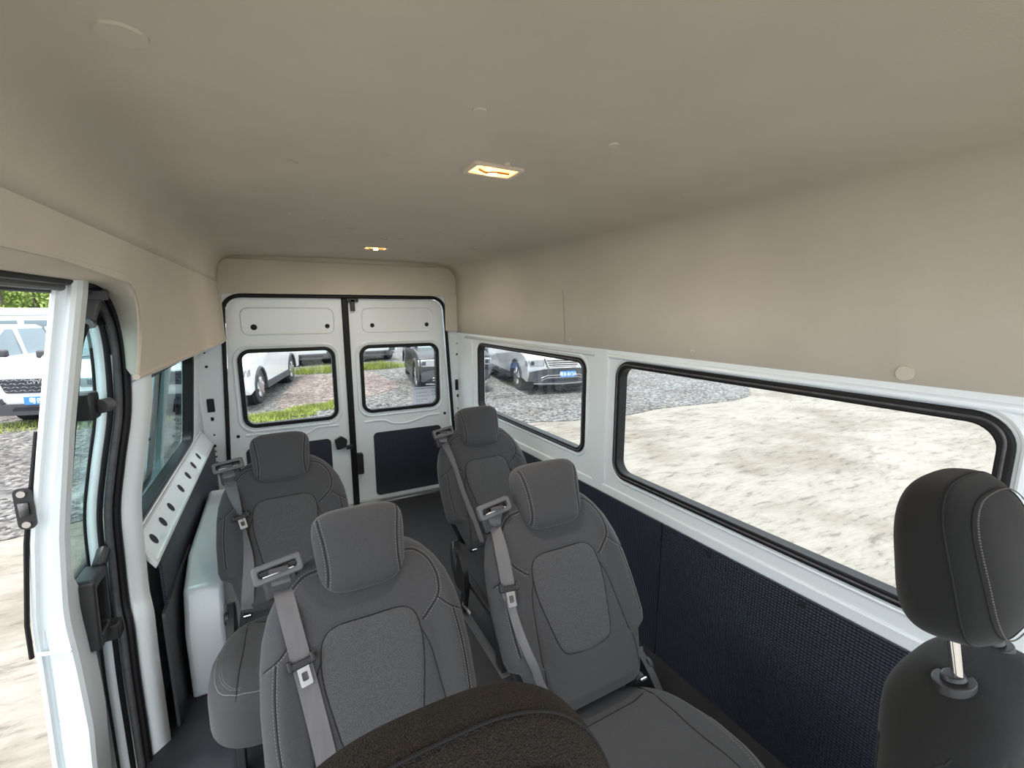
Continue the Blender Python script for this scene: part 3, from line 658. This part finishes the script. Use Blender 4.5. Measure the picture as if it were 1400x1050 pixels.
def add_belt(root, hit, path, tongue_at, twist=None):
    """webbing lying on the pad; path is (x, L, lift)"""
    pts = []
    for x, L, l in curve(path, 8):
        p, n = hit((x, L)); pts.append(Vector((x, (p.y if p else -.03) - l, L)))
    top = Vector((path[0][0] - .002, -.094, .626)); pts = [top + Vector((0, .022, .008)), top] + pts
    be = MB(); N = len(pts)
    for i in range(N):
        pass
    rings = []
    for i, p in enumerate(pts):
        t = (pts[min(i + 1, N - 1)] - pts[max(i - 1, 0)]).normalized(); a = twist(i / N) if twist else 0
        x = Vector((1, 0, 0)); x = (x - t * x.dot(t)).normalized(); y = t.cross(x); ww = .023
        if twist: ww = .023 - .012 * min(1, abs(a) / 1.2)
        xx = x * math.cos(a) + y * math.sin(a); yy = t.cross(xx)
        rings += [[p + xx * ww * c * 1.0 + yy * (.0012 * e_ + .0025 * (1 - (c * c)) * (0.4 if twist else 0)) for c, e_ in ((-1, -1), (-.5, -1), (0, -1), (.5, -1), (1, -1), (1, 1), (.5, 1), (0, 1), (-.5, 1), (-1, 1))]]
    be.add([q for r_ in rings for q in r_], [(i * 10 + k, i * 10 + (k + 1) % 10, (i + 1) * 10 + (k + 1) % 10, (i + 1) * 10 + k) for i in range(N - 1) for k in range(10)])
    o = be.build('seat_belt', BELT, root); place_back(o)
    # second strand under the tongue
    j = int(N * tongue_at); p = pts[j]; t = (pts[j + 1] - pts[j - 1]).normalized(); ang = math.atan2(t.x, -t.z)
    M = Matrix.Translation(p + Vector((0, -.004, 0))) @ Matrix.Rotation(-ang, 4, 'Y') @ Matrix.Rotation(R(-4), 4, 'X')
    s = MB(); s.box((0, -.003, 0), (.060, .014, .018)); s.box((-.027, -.004, .004), (.012, .016, .026)); s.box((.027, -.004, .004), (.012, .016, .026)); tg = s.build('belt_tongue', PLAS, o, bevel=.004, seg=3); tg.matrix_local = M
    s = MB(); s.ring(rrect(-.014, .014, -.052, -.006, .004), rrect(-.007, .007, -.040, -.020, .003), lambda a, z, d: (a, -d, z), .0, .003); pl = s.build('tongue_plate', METAL, o); pl.matrix_local = M @ Matrix.Translation((0, -.002, 0))
    return o
seat, hitf, gm = build_seat()
# ---- front seat with free-standing headrest
def w_front(L): return float(np.interp(L, [0, .1, .3, .42, .50, .56, .60, .625, .64], [.25, .26, .262, .25, .225, .19, .155, .115, .07]))
def build_front(mat_back=FABB, mat_head=FABB):
    root = empty('front_seat')
    V, F = back_mesh(w_front, .642, .065, .095, .575, .03, 90, 40, 100)
    sd_ = curve([(.13, .56), (.165, .50), (.185, .38), (.19, .2), (.185, .05)], 6)
    s3 = curve([(.17, .575), (.215, .53), (.232, .46), (.240, .33), (.238, .12)], 6)
    bk, hit = pad('backrest', V, F, mat_back, root, [sd_, mir(sd_), s3, mir(s3)], stitches=[off(sd_, .006), mir(off(sd_, .006)), off(s3, -.006), mir(off(s3, -.006))])
    # seams of the rear panel
    s = MB()
    for sx in (-1, 1):
        for kx in (0,):
            pts = []
            for L in np.linspace(.05, .55, 24):
                wv = w_front(L) * .80; pts.append(Vector((sx * wv, .095 * (1 - .8 ** 3.5) ** .5 + .0005, L)))
            s.tube(pts, .0022, 6)
    tag(s.build('seam', SEAM, bk), kind='stuff')
    bk.rotation_euler = (R(-12), 0, 0); bk.location = (0, 0, .44)
    def dh(x, y, z): return (x * (1 + .05 * z / .12), y * (1 - .18 * (z / .13)) + .012 * (z / .13) ** 2, z)
    hv, hf = softbox(.135, .066, .128, 2.8, 34, dh)
    hd_, hh = pad('headrest', hv, hf, mat_head, root)
    # gusset seams: planes parallel to the sides
    s = MB(); s2 = MB()
    for yy0 in (-.026, -.050):
        loop = []
        for k in range(90):
            t = k / 90 * math.tau; x_, z_ = math.cos(t), math.sin(t)
            h = (abs(x_ / .135) ** 2.8 + abs(z_ / .128) ** 2.8); l = ((1 - abs(yy0 / .066) ** 2.8) / h) ** (1 / 2.8)
            loop.append(Vector(dh(x_ * l, yy0, z_ * l)) * 1.003)
        s.tube(loop, .0014, 6, True)
        for k in range(0, 90):
            for q in (0, .5):
                a = loop[k].lerp(loop[(k + 1) % 90], q); b_ = loop[k].lerp(loop[(k + 1) % 90], q + .3)
                dy = Vector((0, .006 if yy0 > -.03 else -.006, 0)); s2.tube([a * 1.0005 + dy, b_ * 1.0005 + dy], .0012, 4)
    tag(s.build('seam', SEAM, hd_), kind='stuff'); tag(s2.build('stitching', THREADD, hd_), kind='stuff')
    hd_.rotation_euler = (R(-12), 0, 0)
    for x in (-.078, .078): s = MB(); s.cyl((x, .0, -.10), (x, .0, -.30), .0075, 14); s.build('headrest_post', CHROME, hd_)
    for x in (-.078, .078):
        s = MB(); s.cyl((0, 0, -.02), (0, 0, .004), .034, 28, .031); s.cyl((0, 0, .004), (0, 0, .012), .020, 20, .016); c = s.build('post_collar', PLAS, root, bevel=.002)
        p = Matrix.Rotation(R(-12), 3, 'X') @ Vector((x, 0, .636)) + Vector((0, 0, .44)); c.location = p + Vector((0, 0, 0)); c.rotation_euler = (R(-12), 0, 0); c.scale = (1, .8, 1)
    cv, cf = softbox(.26, .26, .09, 4.5, 20); cu, _ = pad('cushion', cv, cf, mat_back, root, ax='z'); cu.location = (0, -.22, .37)
    s = MB(); s.plate(rrect(-.22, .22, -.42, .02, .03), [], lambda a, z, d: (a, z, d), .0, .29); s.build('seat_box', PLAS, root, bevel=.01)
    return root, hd_
fs, fh = build_front()
hp = Matrix.Rotation(R(-12), 3, 'X') @ Vector((0, -.005, .812)) + Vector((0, 0, .44)); fh.location = hp
fs2 = copy_tree(fs)
fs.location = (.44, .075, -.0); tag(fs, 'black front seat with upright headrest on chrome posts beside the large side window', 'seat', 'front seats')
fs2.location = (-.43, .075, -.035); tag(fs2, 'nearest dark woven front seat, only its headrest top showing at the bottom of the view', 'seat', 'front seats')
for c in kids(fs2):
    if c.name.startswith('headrest'): c.data = c.data.copy(); c.data.materials[0] = FABW
# ---- four passenger seats
spots = [(-.335, .965, 'charcoal passenger seat nearest the sliding door, belt tongue lying on flat grey webbing', 'A'),
         (.30, .965, 'charcoal passenger seat beside the large side window, its cushion fully seen', 'C'),
         (-.52, 2.0, 'charcoal back-row passenger seat before the left rear door, its belt bunched and twisted', 'B'),
         (.49, 2.0, 'charcoal passenger seat in the back row by the small rear side window', 'D')]
for i, (x, y, lab, k) in enumerate(spots):
    o = seat if i == 0 else copy_tree(base)
    if i == 0: base = copy_tree(seat)
    o.location = (x, y, {'A': -.03, 'B': -.045, 'C': 0, 'D': -.025}[k]); tag(o, lab, 'seat', 'passenger seats')
    if k == 'D':
        for c in kids(o):
            if c.name.startswith('cushion'): c.scale = (.80, 1, 1); c.location.x = .055
    if k == 'A': add_belt(o, hitf, [(-.208, .60, .012), (-.198, .53, .010), (-.180, .42, .006), (-.160, .30, .006), (-.140, .16, .006), (-.13, .02, .006)], .48)
    if k == 'C': add_belt(o, hitf, [(-.205, .60, .014), (-.215, .53, .014), (-.225, .42, .010), (-.232, .32, .008), (-.225, .20, .03), (-.18, .05, .02)], .50, lambda t: .5 * math.sin(t * 9) if t < .3 else (.9 if t > .55 else .2))
    if k == 'B': add_belt(o, hitf, [(-.215, .60, .012), (-.205, .53, .010), (-.180, .42, .012), (-.165, .34, .014), (-.155, .2, .01), (-.17, .02, .006)], .50, lambda t: 1.2 * math.exp(-((t - .55) / .2) ** 2))
    if k == 'D': add_belt(o, hitf, [(-.212, .60, .012), (-.205, .55, .010), (-.19, .44, .008), (-.175, .30, .008), (-.15, .16, .006), (-.13, .02, .006)], .16, lambda t: .8 * min(1, t * 3))
def rm(o):
    for c in kids(o): rm(c)
    bpy.data.objects.remove(o)
rm(base)

# ------------------------------------------------------------------ outside: yard, vehicles, hedge
GZ = -.6
CONC = mat('pale_concrete', (.60, .55, .47), .85, bump=.5, bscale=9, var=.12, vscale=1.1, dist=.02, stretch=(1, 3.0, 1))
def concrete():
    n = CONC.node_tree; b = n.nodes['Principled BSDF']; co = n.nodes.new('ShaderNodeTexCoord')
    mp = n.nodes.new('ShaderNodeMapping'); mp.inputs['Scale'].default_value = (1.2, 4.0, 1); mp.inputs['Rotation'].default_value = (0, 0, R(20)); n.links.new(co.outputs['Object'], mp.inputs[0])
    t1 = n.nodes.new('ShaderNodeTexNoise'); t1.inputs['Scale'].default_value = 2.6; t1.inputs['Detail'].default_value = 9; t1.inputs['Roughness'].default_value = .74; n.links.new(mp.outputs[0], t1.inputs[0])
    r1 = n.nodes.new('ShaderNodeValToRGB'); els = r1.color_ramp.elements
    els[0].position = .36; els[0].color = (.10, .088, .072, 1); els[1].position = .60; els[1].color = (.225, .208, .18, 1); e = els.new(.45); e.color = (.185, .17, .145, 1)
    n.links.new(t1.outputs[0], r1.inputs[0])
    t2 = n.nodes.new('ShaderNodeTexNoise'); t2.inputs['Scale'].default_value = .9; t2.inputs['Detail'].default_value = 5; n.links.new(co.outputs['Object'], t2.inputs[0])
    r2 = n.nodes.new('ShaderNodeValToRGB'); r2.color_ramp.elements[0].position = .40; r2.color_ramp.elements[0].color = (.74, .70, .66, 1); r2.color_ramp.elements[1].position = .56; r2.color_ramp.elements[1].color = (1, 1, 1, 1)
    n.links.new(t2.outputs[0], r2.inputs[0])
    mx = n.nodes.new('ShaderNodeMixRGB'); mx.blend_type = 'MULTIPLY'; mx.inputs[0].default_value = 1; n.links.new(r1.outputs[0], mx.inputs[1]); n.links.new(r2.outputs[0], mx.inputs[2]); n.links.new(mx.outputs[0], b.inputs['Base Color'])
concrete()
def gravel(name, cols, sc):
    m = mat(name, (.4, .4, .4), .9); n = m.node_tree; b = n.nodes['Principled BSDF']; co = n.nodes.new('ShaderNodeTexCoord')
    v = n.nodes.new('ShaderNodeTexVoronoi'); v.inputs['Scale'].default_value = sc; n.links.new(co.outputs['Object'], v.inputs[0])
    sp = n.nodes.new('ShaderNodeSeparateXYZ'); n.links.new(v.outputs['Color'], sp.inputs[0]); r = n.nodes.new('ShaderNodeValToRGB')
    r.color_ramp.elements[0].color = (*cols[0], 1); r.color_ramp.elements[1].color = (*cols[-1], 1)
    for i, c in enumerate(cols[1:-1]): q = r.color_ramp.elements.new((i + 1) / (len(cols) - 1)); q.color = (*c, 1)
    n.links.new(sp.outputs[0], r.inputs[0])
    t2 = n.nodes.new('ShaderNodeTexNoise'); t2.inputs['Scale'].default_value = .7; t2.inputs['Detail'].default_value = 6; n.links.new(co.outputs['Object'], t2.inputs[0])
    r2 = n.nodes.new('ShaderNodeValToRGB'); r2.color_ramp.elements[0].position = .35; r2.color_ramp.elements[0].color = (.65, .60, .58, 1); r2.color_ramp.elements[1].position = .6; r2.color_ramp.elements[1].color = (1, 1, 1, 1)
    n.links.new(t2.outputs[0], r2.inputs[0]); mx = n.nodes.new('ShaderNodeMixRGB'); mx.blend_type = 'MULTIPLY'; mx.inputs[0].default_value = 1
    n.links.new(r.outputs[0], mx.inputs[1]); n.links.new(r2.outputs[0], mx.inputs[2]); n.links.new(mx.outputs[0], b.inputs['Base Color'])
    bp = n.nodes.new('ShaderNodeBump'); bp.inputs['Strength'].default_value = .9; bp.inputs['Distance'].default_value = .03; bp.invert = True; n.links.new(v.outputs['Distance'], bp.inputs['Height']); n.links.new(bp.outputs[0], b.inputs['Normal'])
    return m
GRAV = gravel('grey_gravel', [(.02, .02, .02), (.085, .085, .085), (.14, .137, .132), (.24, .23, .22)], 19)
GRAVP = gravel('pinkish_gravel', [(.05, .035, .03), (.13, .10, .09), (.18, .145, .13), (.26, .22, .20)], 16)
b = MB(); b.box((0, 10, GZ - .1), (120, 120, .2)); tag(b.build('ground', CONC, smooth=False), 'pale weathered concrete yard around the van', 'ground', kind='structure')
def slab(name, pts, z, m, lab):
    s = MB(); s.plate([(x + .05 * math.sin(i * 7), y + .05 * math.cos(i * 5)) for i, (x, y) in enumerate(pts)], [], lambda a, c, d: (a, c, z + d), -.05, 0); return tag(s.build(name, m, smooth=False), lab, 'gravel', kind='structure')
slab('gravel_bed', curve([(-6, 6.3), (-4, 6.1), (-2.9, 5.9), (-1, 6.6), (1, 7.2), (3.0, 7.5), (3.85, 7.35), (4.93, 7.1), (6.1, 7.0), (7.75, 7.05), (9.6, 6.9), (11.5, 7.9), (14, 10), (20, 14)], 4) + [(40, 30), (40, 50), (-40, 50), (-40, 9), (-20, 7.5)], GZ + .012, GRAV, 'grey gravel covering the yard behind the van')
slab('gravel_bed', rpoly([(-.6, 10.9), (1.2, 11.3), (2.6, 12.5), (2.5, 16.2), (.2, 16.3), (-.3, 13.5)], .4), GZ + .02, GRAVP, 'pinkish gravel track seen through the rear door windows')
# grass
GRASS = mat('bright_grass', (.23, .27, .05), .7, var=.4, vscale=2.5); LEAF = mat('green_leaves', (.30, .40, .10), .6, var=.5, vscale=1.2)
def grass(polys, n, lab, h=.12, seed=1):
    rnd = random.Random(seed); s = MB()
    for (cx, cy, rx, ry, q) in polys:
        for k in range(int(n * q * .9)):
            a = rnd.random() * math.tau; r = math.sqrt(rnd.random()); x = cx + rx * r * math.cos(a); y = cy + ry * r * math.sin(a); hh = h * (.5 + rnd.random()) * (1.15 - r * .6); t = rnd.random() * math.tau; ww = .010
            dx, dy = ww * math.cos(t), ww * math.sin(t); lx_, ly_ = rnd.uniform(-.08, .08), rnd.uniform(-.08, .08)
            s.add([(x - dx, y - dy, GZ), (x + dx, y + dy, GZ), (x + lx_, y + ly_, GZ + hh)], [(0, 1, 2)])
    return tag(s.build('grass', GRASS, smooth=False), lab, 'grass', kind='stuff')
grass([(-.6, 10.2, .8, .45, 1), (.3, 10.75, .7, .35, .8), (.85, 11.2, .35, .3, .3)], 2600, 'bright green grass strip beside the white pickup close behind the van', .10, 2)
grass([(1.0, 17.0, 1.2, .55, 1), (2.9, 17.2, 1.1, .6, 1)], 2600, 'green weeds in front of the two far white vehicles', .22, 3)
grass([(-4.9, 11.6, .9, .5, .6), (-3.7, 11.3, .6, .5, .3), (-2.9, 11.0, .5, .4, .3)], 1500, 'thin weeds in the gravel under the white pickup beyond the sliding door', .09, 4)
# hedge
def hedge():
    rnd = random.Random(5); s = MB()
    e = empty('hedge', (-11, 27, GZ)); tag(e, 'leafy green hedge along the far side of the yard, above the parked vehicles', 'hedge')
    for k in range(22000):
        x = rnd.uniform(-14, 13); z = rnd.uniform(1.7, 4.8); y = rnd.gauss(0, .35) + .3 * math.sin(x * 1.7) + .3 * math.sin(z * 3 + x)
        r = rnd.uniform(.05, .11); u = Vector((rnd.gauss(0, 1), rnd.gauss(0, 1), rnd.gauss(0, 1))).normalized(); v = u.orthogonal().normalized(); c = Vector((x, y, z))
        s.add([c - u * r, c + v * r * .5, c + u * r, c - v * r * .5], [(0, 1, 2, 3)])
    tag(s.build('foliage', LEAF, e, smooth=False), kind='stuff')
    s = MB()
    for i in range(27): s.tube([(-13.5 + i, .1, 0), (-13.4 + i, 0, 1.5), (-13.6 + i, .1, 4)], .05, 6)
    s.build('stems', mat('bark', (.10, .08, .06), .9), e)
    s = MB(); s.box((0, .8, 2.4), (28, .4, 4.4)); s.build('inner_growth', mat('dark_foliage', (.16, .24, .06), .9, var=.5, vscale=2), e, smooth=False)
hedge()
# ---- vehicles
CARW = mat('white_car_paint', (.80, .80, .80), .25, coat=.5); CARB = mat('black_car_paint', (.012, .012, .016), .3, spec=.35); CARG = mat('champagne_grey_paint', (.46, .46, .47), .3, metal=.3, coat=.5)
CGLASS = mat('car_glass', (.16, .22, .24), .08, coat=.5); CLAD = mat('dark_cladding', (.05, .05, .056), .6); TYRE = mat('tyre_rubber', (.028, .028, .028), .8); PLATE = mat('blue_plate', (.05, .22, .68), .4); PTXT = mat('plate_lettering', (.9, .9, .9), .5)
HEAD = mat('lamp_glass', (.42, .45, .48), .12, metal=.5, coat=.6); GRIL = mat('dark_grille', (.03, .032, .04), .5); GBAR = mat('grille_bars', (.22, .23, .26), .3, metal=.5)
def vehicle(name, x, y, rot, paint, L=5.2, Wd=1.9, H=1.82, hood=1.12, clr=.30, R_=.39, wy=(.92, 4.15), clad=CLAD, pickup=True, style='mesh', plate=None, word=None):
    e = empty(name, (x, y, GZ + .014), rot); hw = Wd / 2
    def FX(a, z, d): return (d, a, z)
    def arch(c, n=10): return [(c + (R_ + .07) * math.cos(math.pi * (1 - k / n)), R_ + (R_ + .07) * math.sin(math.pi * k / n)) for k in range(n + 1)]
    # body side profile with wheel arches (a = length from the nose)
    low = [(.10, clr + .03)] + [(a, max(z, clr)) for a, z in arch(wy[0])] + [(a, max(z, clr)) for a, z in arch(wy[1])] + [(L - .06, clr + .08)]
    belt = H * .60
    top = [(L, .62), (L - .03, belt + (.0 if not pickup else .04)), (1.62, belt + .05), (1.35, hood), (.45, hood - .06), (.12, hood - .16), (.02, .78), (0, .50)]
    s = MB(); s.plate(low + top, [], FX, -hw, hw); body = s.build('body', paint, e, bevel=.055, seg=3)
    # lower cladding along sills and arches
    for sx in (-1, 1):
        s = MB(); ao = arch(wy[0]); 
        for c in wy: s.tube([(sx * (hw + .0), a, z) for a, z in arch(c)], .035, 8)
        s.box((sx * (hw - .01), (wy[0] + wy[1]) / 2, clr + .07), (.09, wy[1] - wy[0] - 2 * R_ - .1, .16)); s.build('sill', clad, e)
    # cabin
    c1 = 3.55 if pickup else L - .35
    def prism(z0, z1, a0, a1, b0, b1, i0, i1, nm, m, bev=.03):
        q = MB(); q.add([(-hw + i0, a0, z0), (hw - i0, a0, z0), (hw - i0, a1, z0), (-hw + i0, a1, z0), (-hw + i1, b0, z1), (hw - i1, b0, z1), (hw - i1, b1, z1), (-hw + i1, b1, z1)], [(0, 1, 2, 3), (4, 5, 6, 7), (0, 1, 5, 4), (1, 2, 6, 5), (2, 3, 7, 6), (3, 0, 4, 7)]); return q.build(nm, m, e, bevel=bev)
    prism(belt, H - .06, 1.42, c1 + .05, 2.22, c1 - .25, .09, .20, 'window_glass', CGLASS)
    prism(H - .09, H, 2.16, c1 - .18, 2.32, c1 - .32, .19, .26, 'roof', paint, .03)
    for sx in (-1, 1):
        s = MB(); s.tube([(sx * (hw - .09), 1.40, belt + .02), (sx * (hw - .20), 2.20, H - .06)], .045, 8); s.build('pillar', paint, e)
        for a in (2.55, c1 - .05): s = MB(); s.tube([(sx * (hw - .085), a, belt), (sx * (hw - .195), a - .05, H - .06)], .045, 8); s.build('pillar', paint, e)
        s = MB(); s.box((sx * (hw + .09), 1.72, belt + .14), (.20, .12, .17)); s.build('mirror', paint if paint is not CARW else CLAD, e, bevel=.04)
    s = MB()
    for q in (-.5, .15): s.tube([(q, 1.43, belt + .04), (q + .45, 1.50, belt + .10)], .010, 6)
    s.build('wiper', CLAD, e)
    for a in wy:
        for sx in (-1, 1):
            X = sx * (hw - .13)
            s = MB(); s.cyl((X - .12 * sx, a, R_), (X + .115 * sx, a, R_), R_, 28); wlr = s.build('wheel', TYRE, e, bevel=.03)
            s = MB(); s.cyl((X + .10 * sx, a, R_), (X + .120 * sx, a, R_), R_ * .64, 24, R_ * .60); rm_ = s.build('rim', HEAD, wlr)
            s = MB()
            for k in range(6):
                t = k * math.tau / 6 + .3; M_ = Matrix.Rotation(-t, 3, 'X'); s.box(M_ @ Vector((X + .128 * sx, 0, R_ * .33)) + Vector((0, a, R_)), (.02, .075, R_ * .58), M_)
            s.cyl((X + .11 * sx, a, R_), (X + .14 * sx, a, R_), .05, 12); s.build('spokes', METAL, wlr)
            s = MB(); s.cyl((X - .25 * sx, a, R_), (X + .05 * sx, a, R_), R_ + .05, 20); s.build('wheel_arch', DKHOLE, e)
    def FN(a, z, d): return (a, -d, z)
    gz0, gz1 = (.66, .92) if style == 'mesh' else (.70, .93)
    gw = .62 if style == 'mesh' else .50
    s = MB(); s.plate(rpoly([(-gw, gz1), (-gw + .10, gz0), (gw - .10, gz0), (gw, gz1)], .04, 4), [], FN, -.1, .028); g = s.build('grille', GRIL, e, bevel=.01)
    s = MB()
    if style == 'mesh':
        for r_ in range(4):
            z = gz0 + .04 + r_ * .065
            for k in range(-9, 9):
                xx = (k + .5 * (r_ % 2)) * .07
                if abs(xx) < gw - .10 + (z - gz0) * .3: s.box((xx, -.033, z), (.062, .012, .012), Matrix.Rotation(R(24 if k % 2 else -24), 3, 'Y'))
        s.build('grille_mesh', GBAR, g)
    else:
        for r_ in range(4): s.box((0, -.04, gz0 + .035 + r_ * .055), (2 * gw - .16 + r_ * .03, .03, .028))
        s.build('grille_bar', CHROME, g, bevel=.004)
        s = MB(); s.tube([(a, -.03, z) for a, z in rpoly([(-gw, gz1), (-gw + .10, gz0 - .01), (gw - .10, gz0 - .01), (gw, gz1)], .04, 4)], .016, 8, True); s.build('grille_frame', CHROME, g)
    for sx in (-1, 1):
        s = MB(); pts = [(sx * (gw + .02), .74), (sx * (hw - .06), .74), (sx * (hw - .04), .92), (sx * (gw + .03), .92)]; s.plate(pts if sx > 0 else pts[::-1], [], FN, -.12, .015); hl = s.build('headlight', HEAD, e, bevel=.02)
        s = MB(); s.box((sx * (hw - .12), -.022, .83), (.10, .02, .10)); s.build('lamp_unit', GRIL, hl, bevel=.01)
        s = MB(); s.box((sx * (hw - .005), .10, .83), (.03, .18, .16)); s.build('lamp_side', HEAD, hl, bevel=.012)
        s = MB(); pts = [(sx * (hw - .38), .46), (sx * (hw - .12), .44), (sx * (hw - .10), .58), (sx * (hw - .34), .56)]; s.plate(pts if sx > 0 else pts[::-1], [], FN, -.05, .020); s.build('fog_recess', GRIL, e, bevel=.01)
    s = MB(); s.plate(rpoly([(-hw + .12, .36), (-hw + .30, .245), (hw - .30, .245), (hw - .12, .36), (hw - .30, .45), (-hw + .30, .45)], .03, 4), [], FN, -.15, .05); s.build('lower_bumper', clad, e, bevel=.02)
    s = MB(); s.plate([(-.45, .33), (.45, .33), (.40, .40), (-.40, .40)], [], FN, .03, .056); s.build('intake', DKHOLE, e)
    if style == 'bars':
        s = MB(); s.plate(rpoly([(-hw + .04, .36), (hw - .04, .36), (hw - .05, .60), (.52, .66), (-.52, .66), (-hw + .05, .60)], .03, 4), [], FN, -.1, .022); s.build('bumper_mask', mat('dark_bumper', (.045, .048, .055), .4), e, bevel=.01)
        s = MB()
        for z in (.44, .50): s.tube([(-.62, -.055, z - .06), (-.45, -.06, z), (.45, -.06, z), (.62, -.055, z - .06)], .012, 6)
        s.tube([(-hw + .15, -.045, .30), (0, -.075, .27), (hw - .15, -.045, .30)], .016, 6); s.build('bumper_trim', METAL, e)
    if plate:
        px = plate[1]; s = MB(); s.box((px, -.075, .52), (.44, .02, .15)); pl = s.build('license_plate', PLATE, e, bevel=.004)
        text('plate_text', plate[0], .125, PTXT, pl, Matrix.Translation((px, -.087, .515)) @ Matrix.Rotation(R(90), 4, 'X'), .002)
    if word: text('lettering', word, .11, HEAD, e, Matrix.Translation((0, -.048, .86)) @ Matrix.Rotation(R(90), 4, 'X'), .006)
    return e
def nose(px, py, rot, dx, dy):
    """origin (middle of the nose, local 0,0) so that a local point (dx, dy) lands on (px, py)"""
    return px - (dx * math.cos(rot) - dy * math.sin(rot)), py - (dx * math.sin(rot) + dy * math.cos(rot))
r0 = R(-13.8); ox, oy = nose(-.86, 11.95, r0, .93, .92)
vehicle('white_pickup', ox, oy, r0, CARW, plate=('粤B·', 0)); o = [q for q in bpy.data.objects if q.name == 'white_pickup'][0]; tag(o, 'white pickup truck seen at an angle through the left rear door window', 'pickup')
r1 = R(-16); v = vehicle('white_pickup', -4.43, 11.4, r1, CARW, plate=('粤B·5', 0), word='GVVC'); tag(v, 'white pickup truck with dark mesh grille and blue plate beyond the open sliding door', 'pickup')
r2 = R(-17); v = vehicle('white_pickup', -7.3, 12.6, r2, CARW, plate=None); tag(v, 'white pickup at the far left edge of the view, only its mirror side showing', 'pickup')
r3 = R(-9.7); ox, oy = nose(2.95, 11.9, r3, -.85, .92); v = vehicle('black_suv', ox, oy, r3, CARB, L=4.8, H=1.75, pickup=False, style='bars', clad=CARB); tag(v, 'black car with bright chrome grille seen through the right rear door window', 'car')
r4 = R(-10); v = vehicle('grey_suv', 6.12, 9.6, r4, CARG, L=4.8, H=1.75, Wd=1.95, pickup=False, style='bars', plate=('粤B·813A', .12)); tag(v, 'champagne grey car with blue plate behind the rear side window', 'car')
v = vehicle('white_pickup', .75, 19.0, R(6), CARW); tag(v, 'white vehicle parked far back, behind the weeds in the left rear door window', 'pickup')
v = vehicle('white_pickup', 3.25, 19.3, R(4), CARW); tag(v, 'white vehicle parked far back, behind the weeds in the right rear door window', 'pickup')
# long white bus behind the pickups
e = empty('white_bus', (-10.6, 21, GZ), R(4)); tag(e, 'long white bus parked behind the pickups under the hedge', 'bus')
s = MB(); s.box((0, 0, 1.35), (9, 2.1, 1.75)); s.build('body', CARW, e, bevel=.15, seg=4)
s = MB(); s.box((0, 0, 2.16), (8.6, 1.9, .16)); s.build('roof', CARW, e, bevel=.07, seg=3)
for k in range(6): s = MB(); s.box((-3.6 + k * 1.45, -1.04, 1.55), (1.3, .06, .60)); s.build('window', CGLASS, e, bevel=.01)
s = MB(); s.tube([(-4.4, -1.06, 2.02), (4.4, -1.06, 2.02)], .02, 6); s.build('rain_gutter', HEAD, e)
for xx in (-3, 3):
    for yy in (-.95, .95): s = MB(); s.cyl((xx, yy - .12, .42), (xx, yy + .12, .42), .42, 24); s.build('wheel', TYRE, e, bevel=.03)
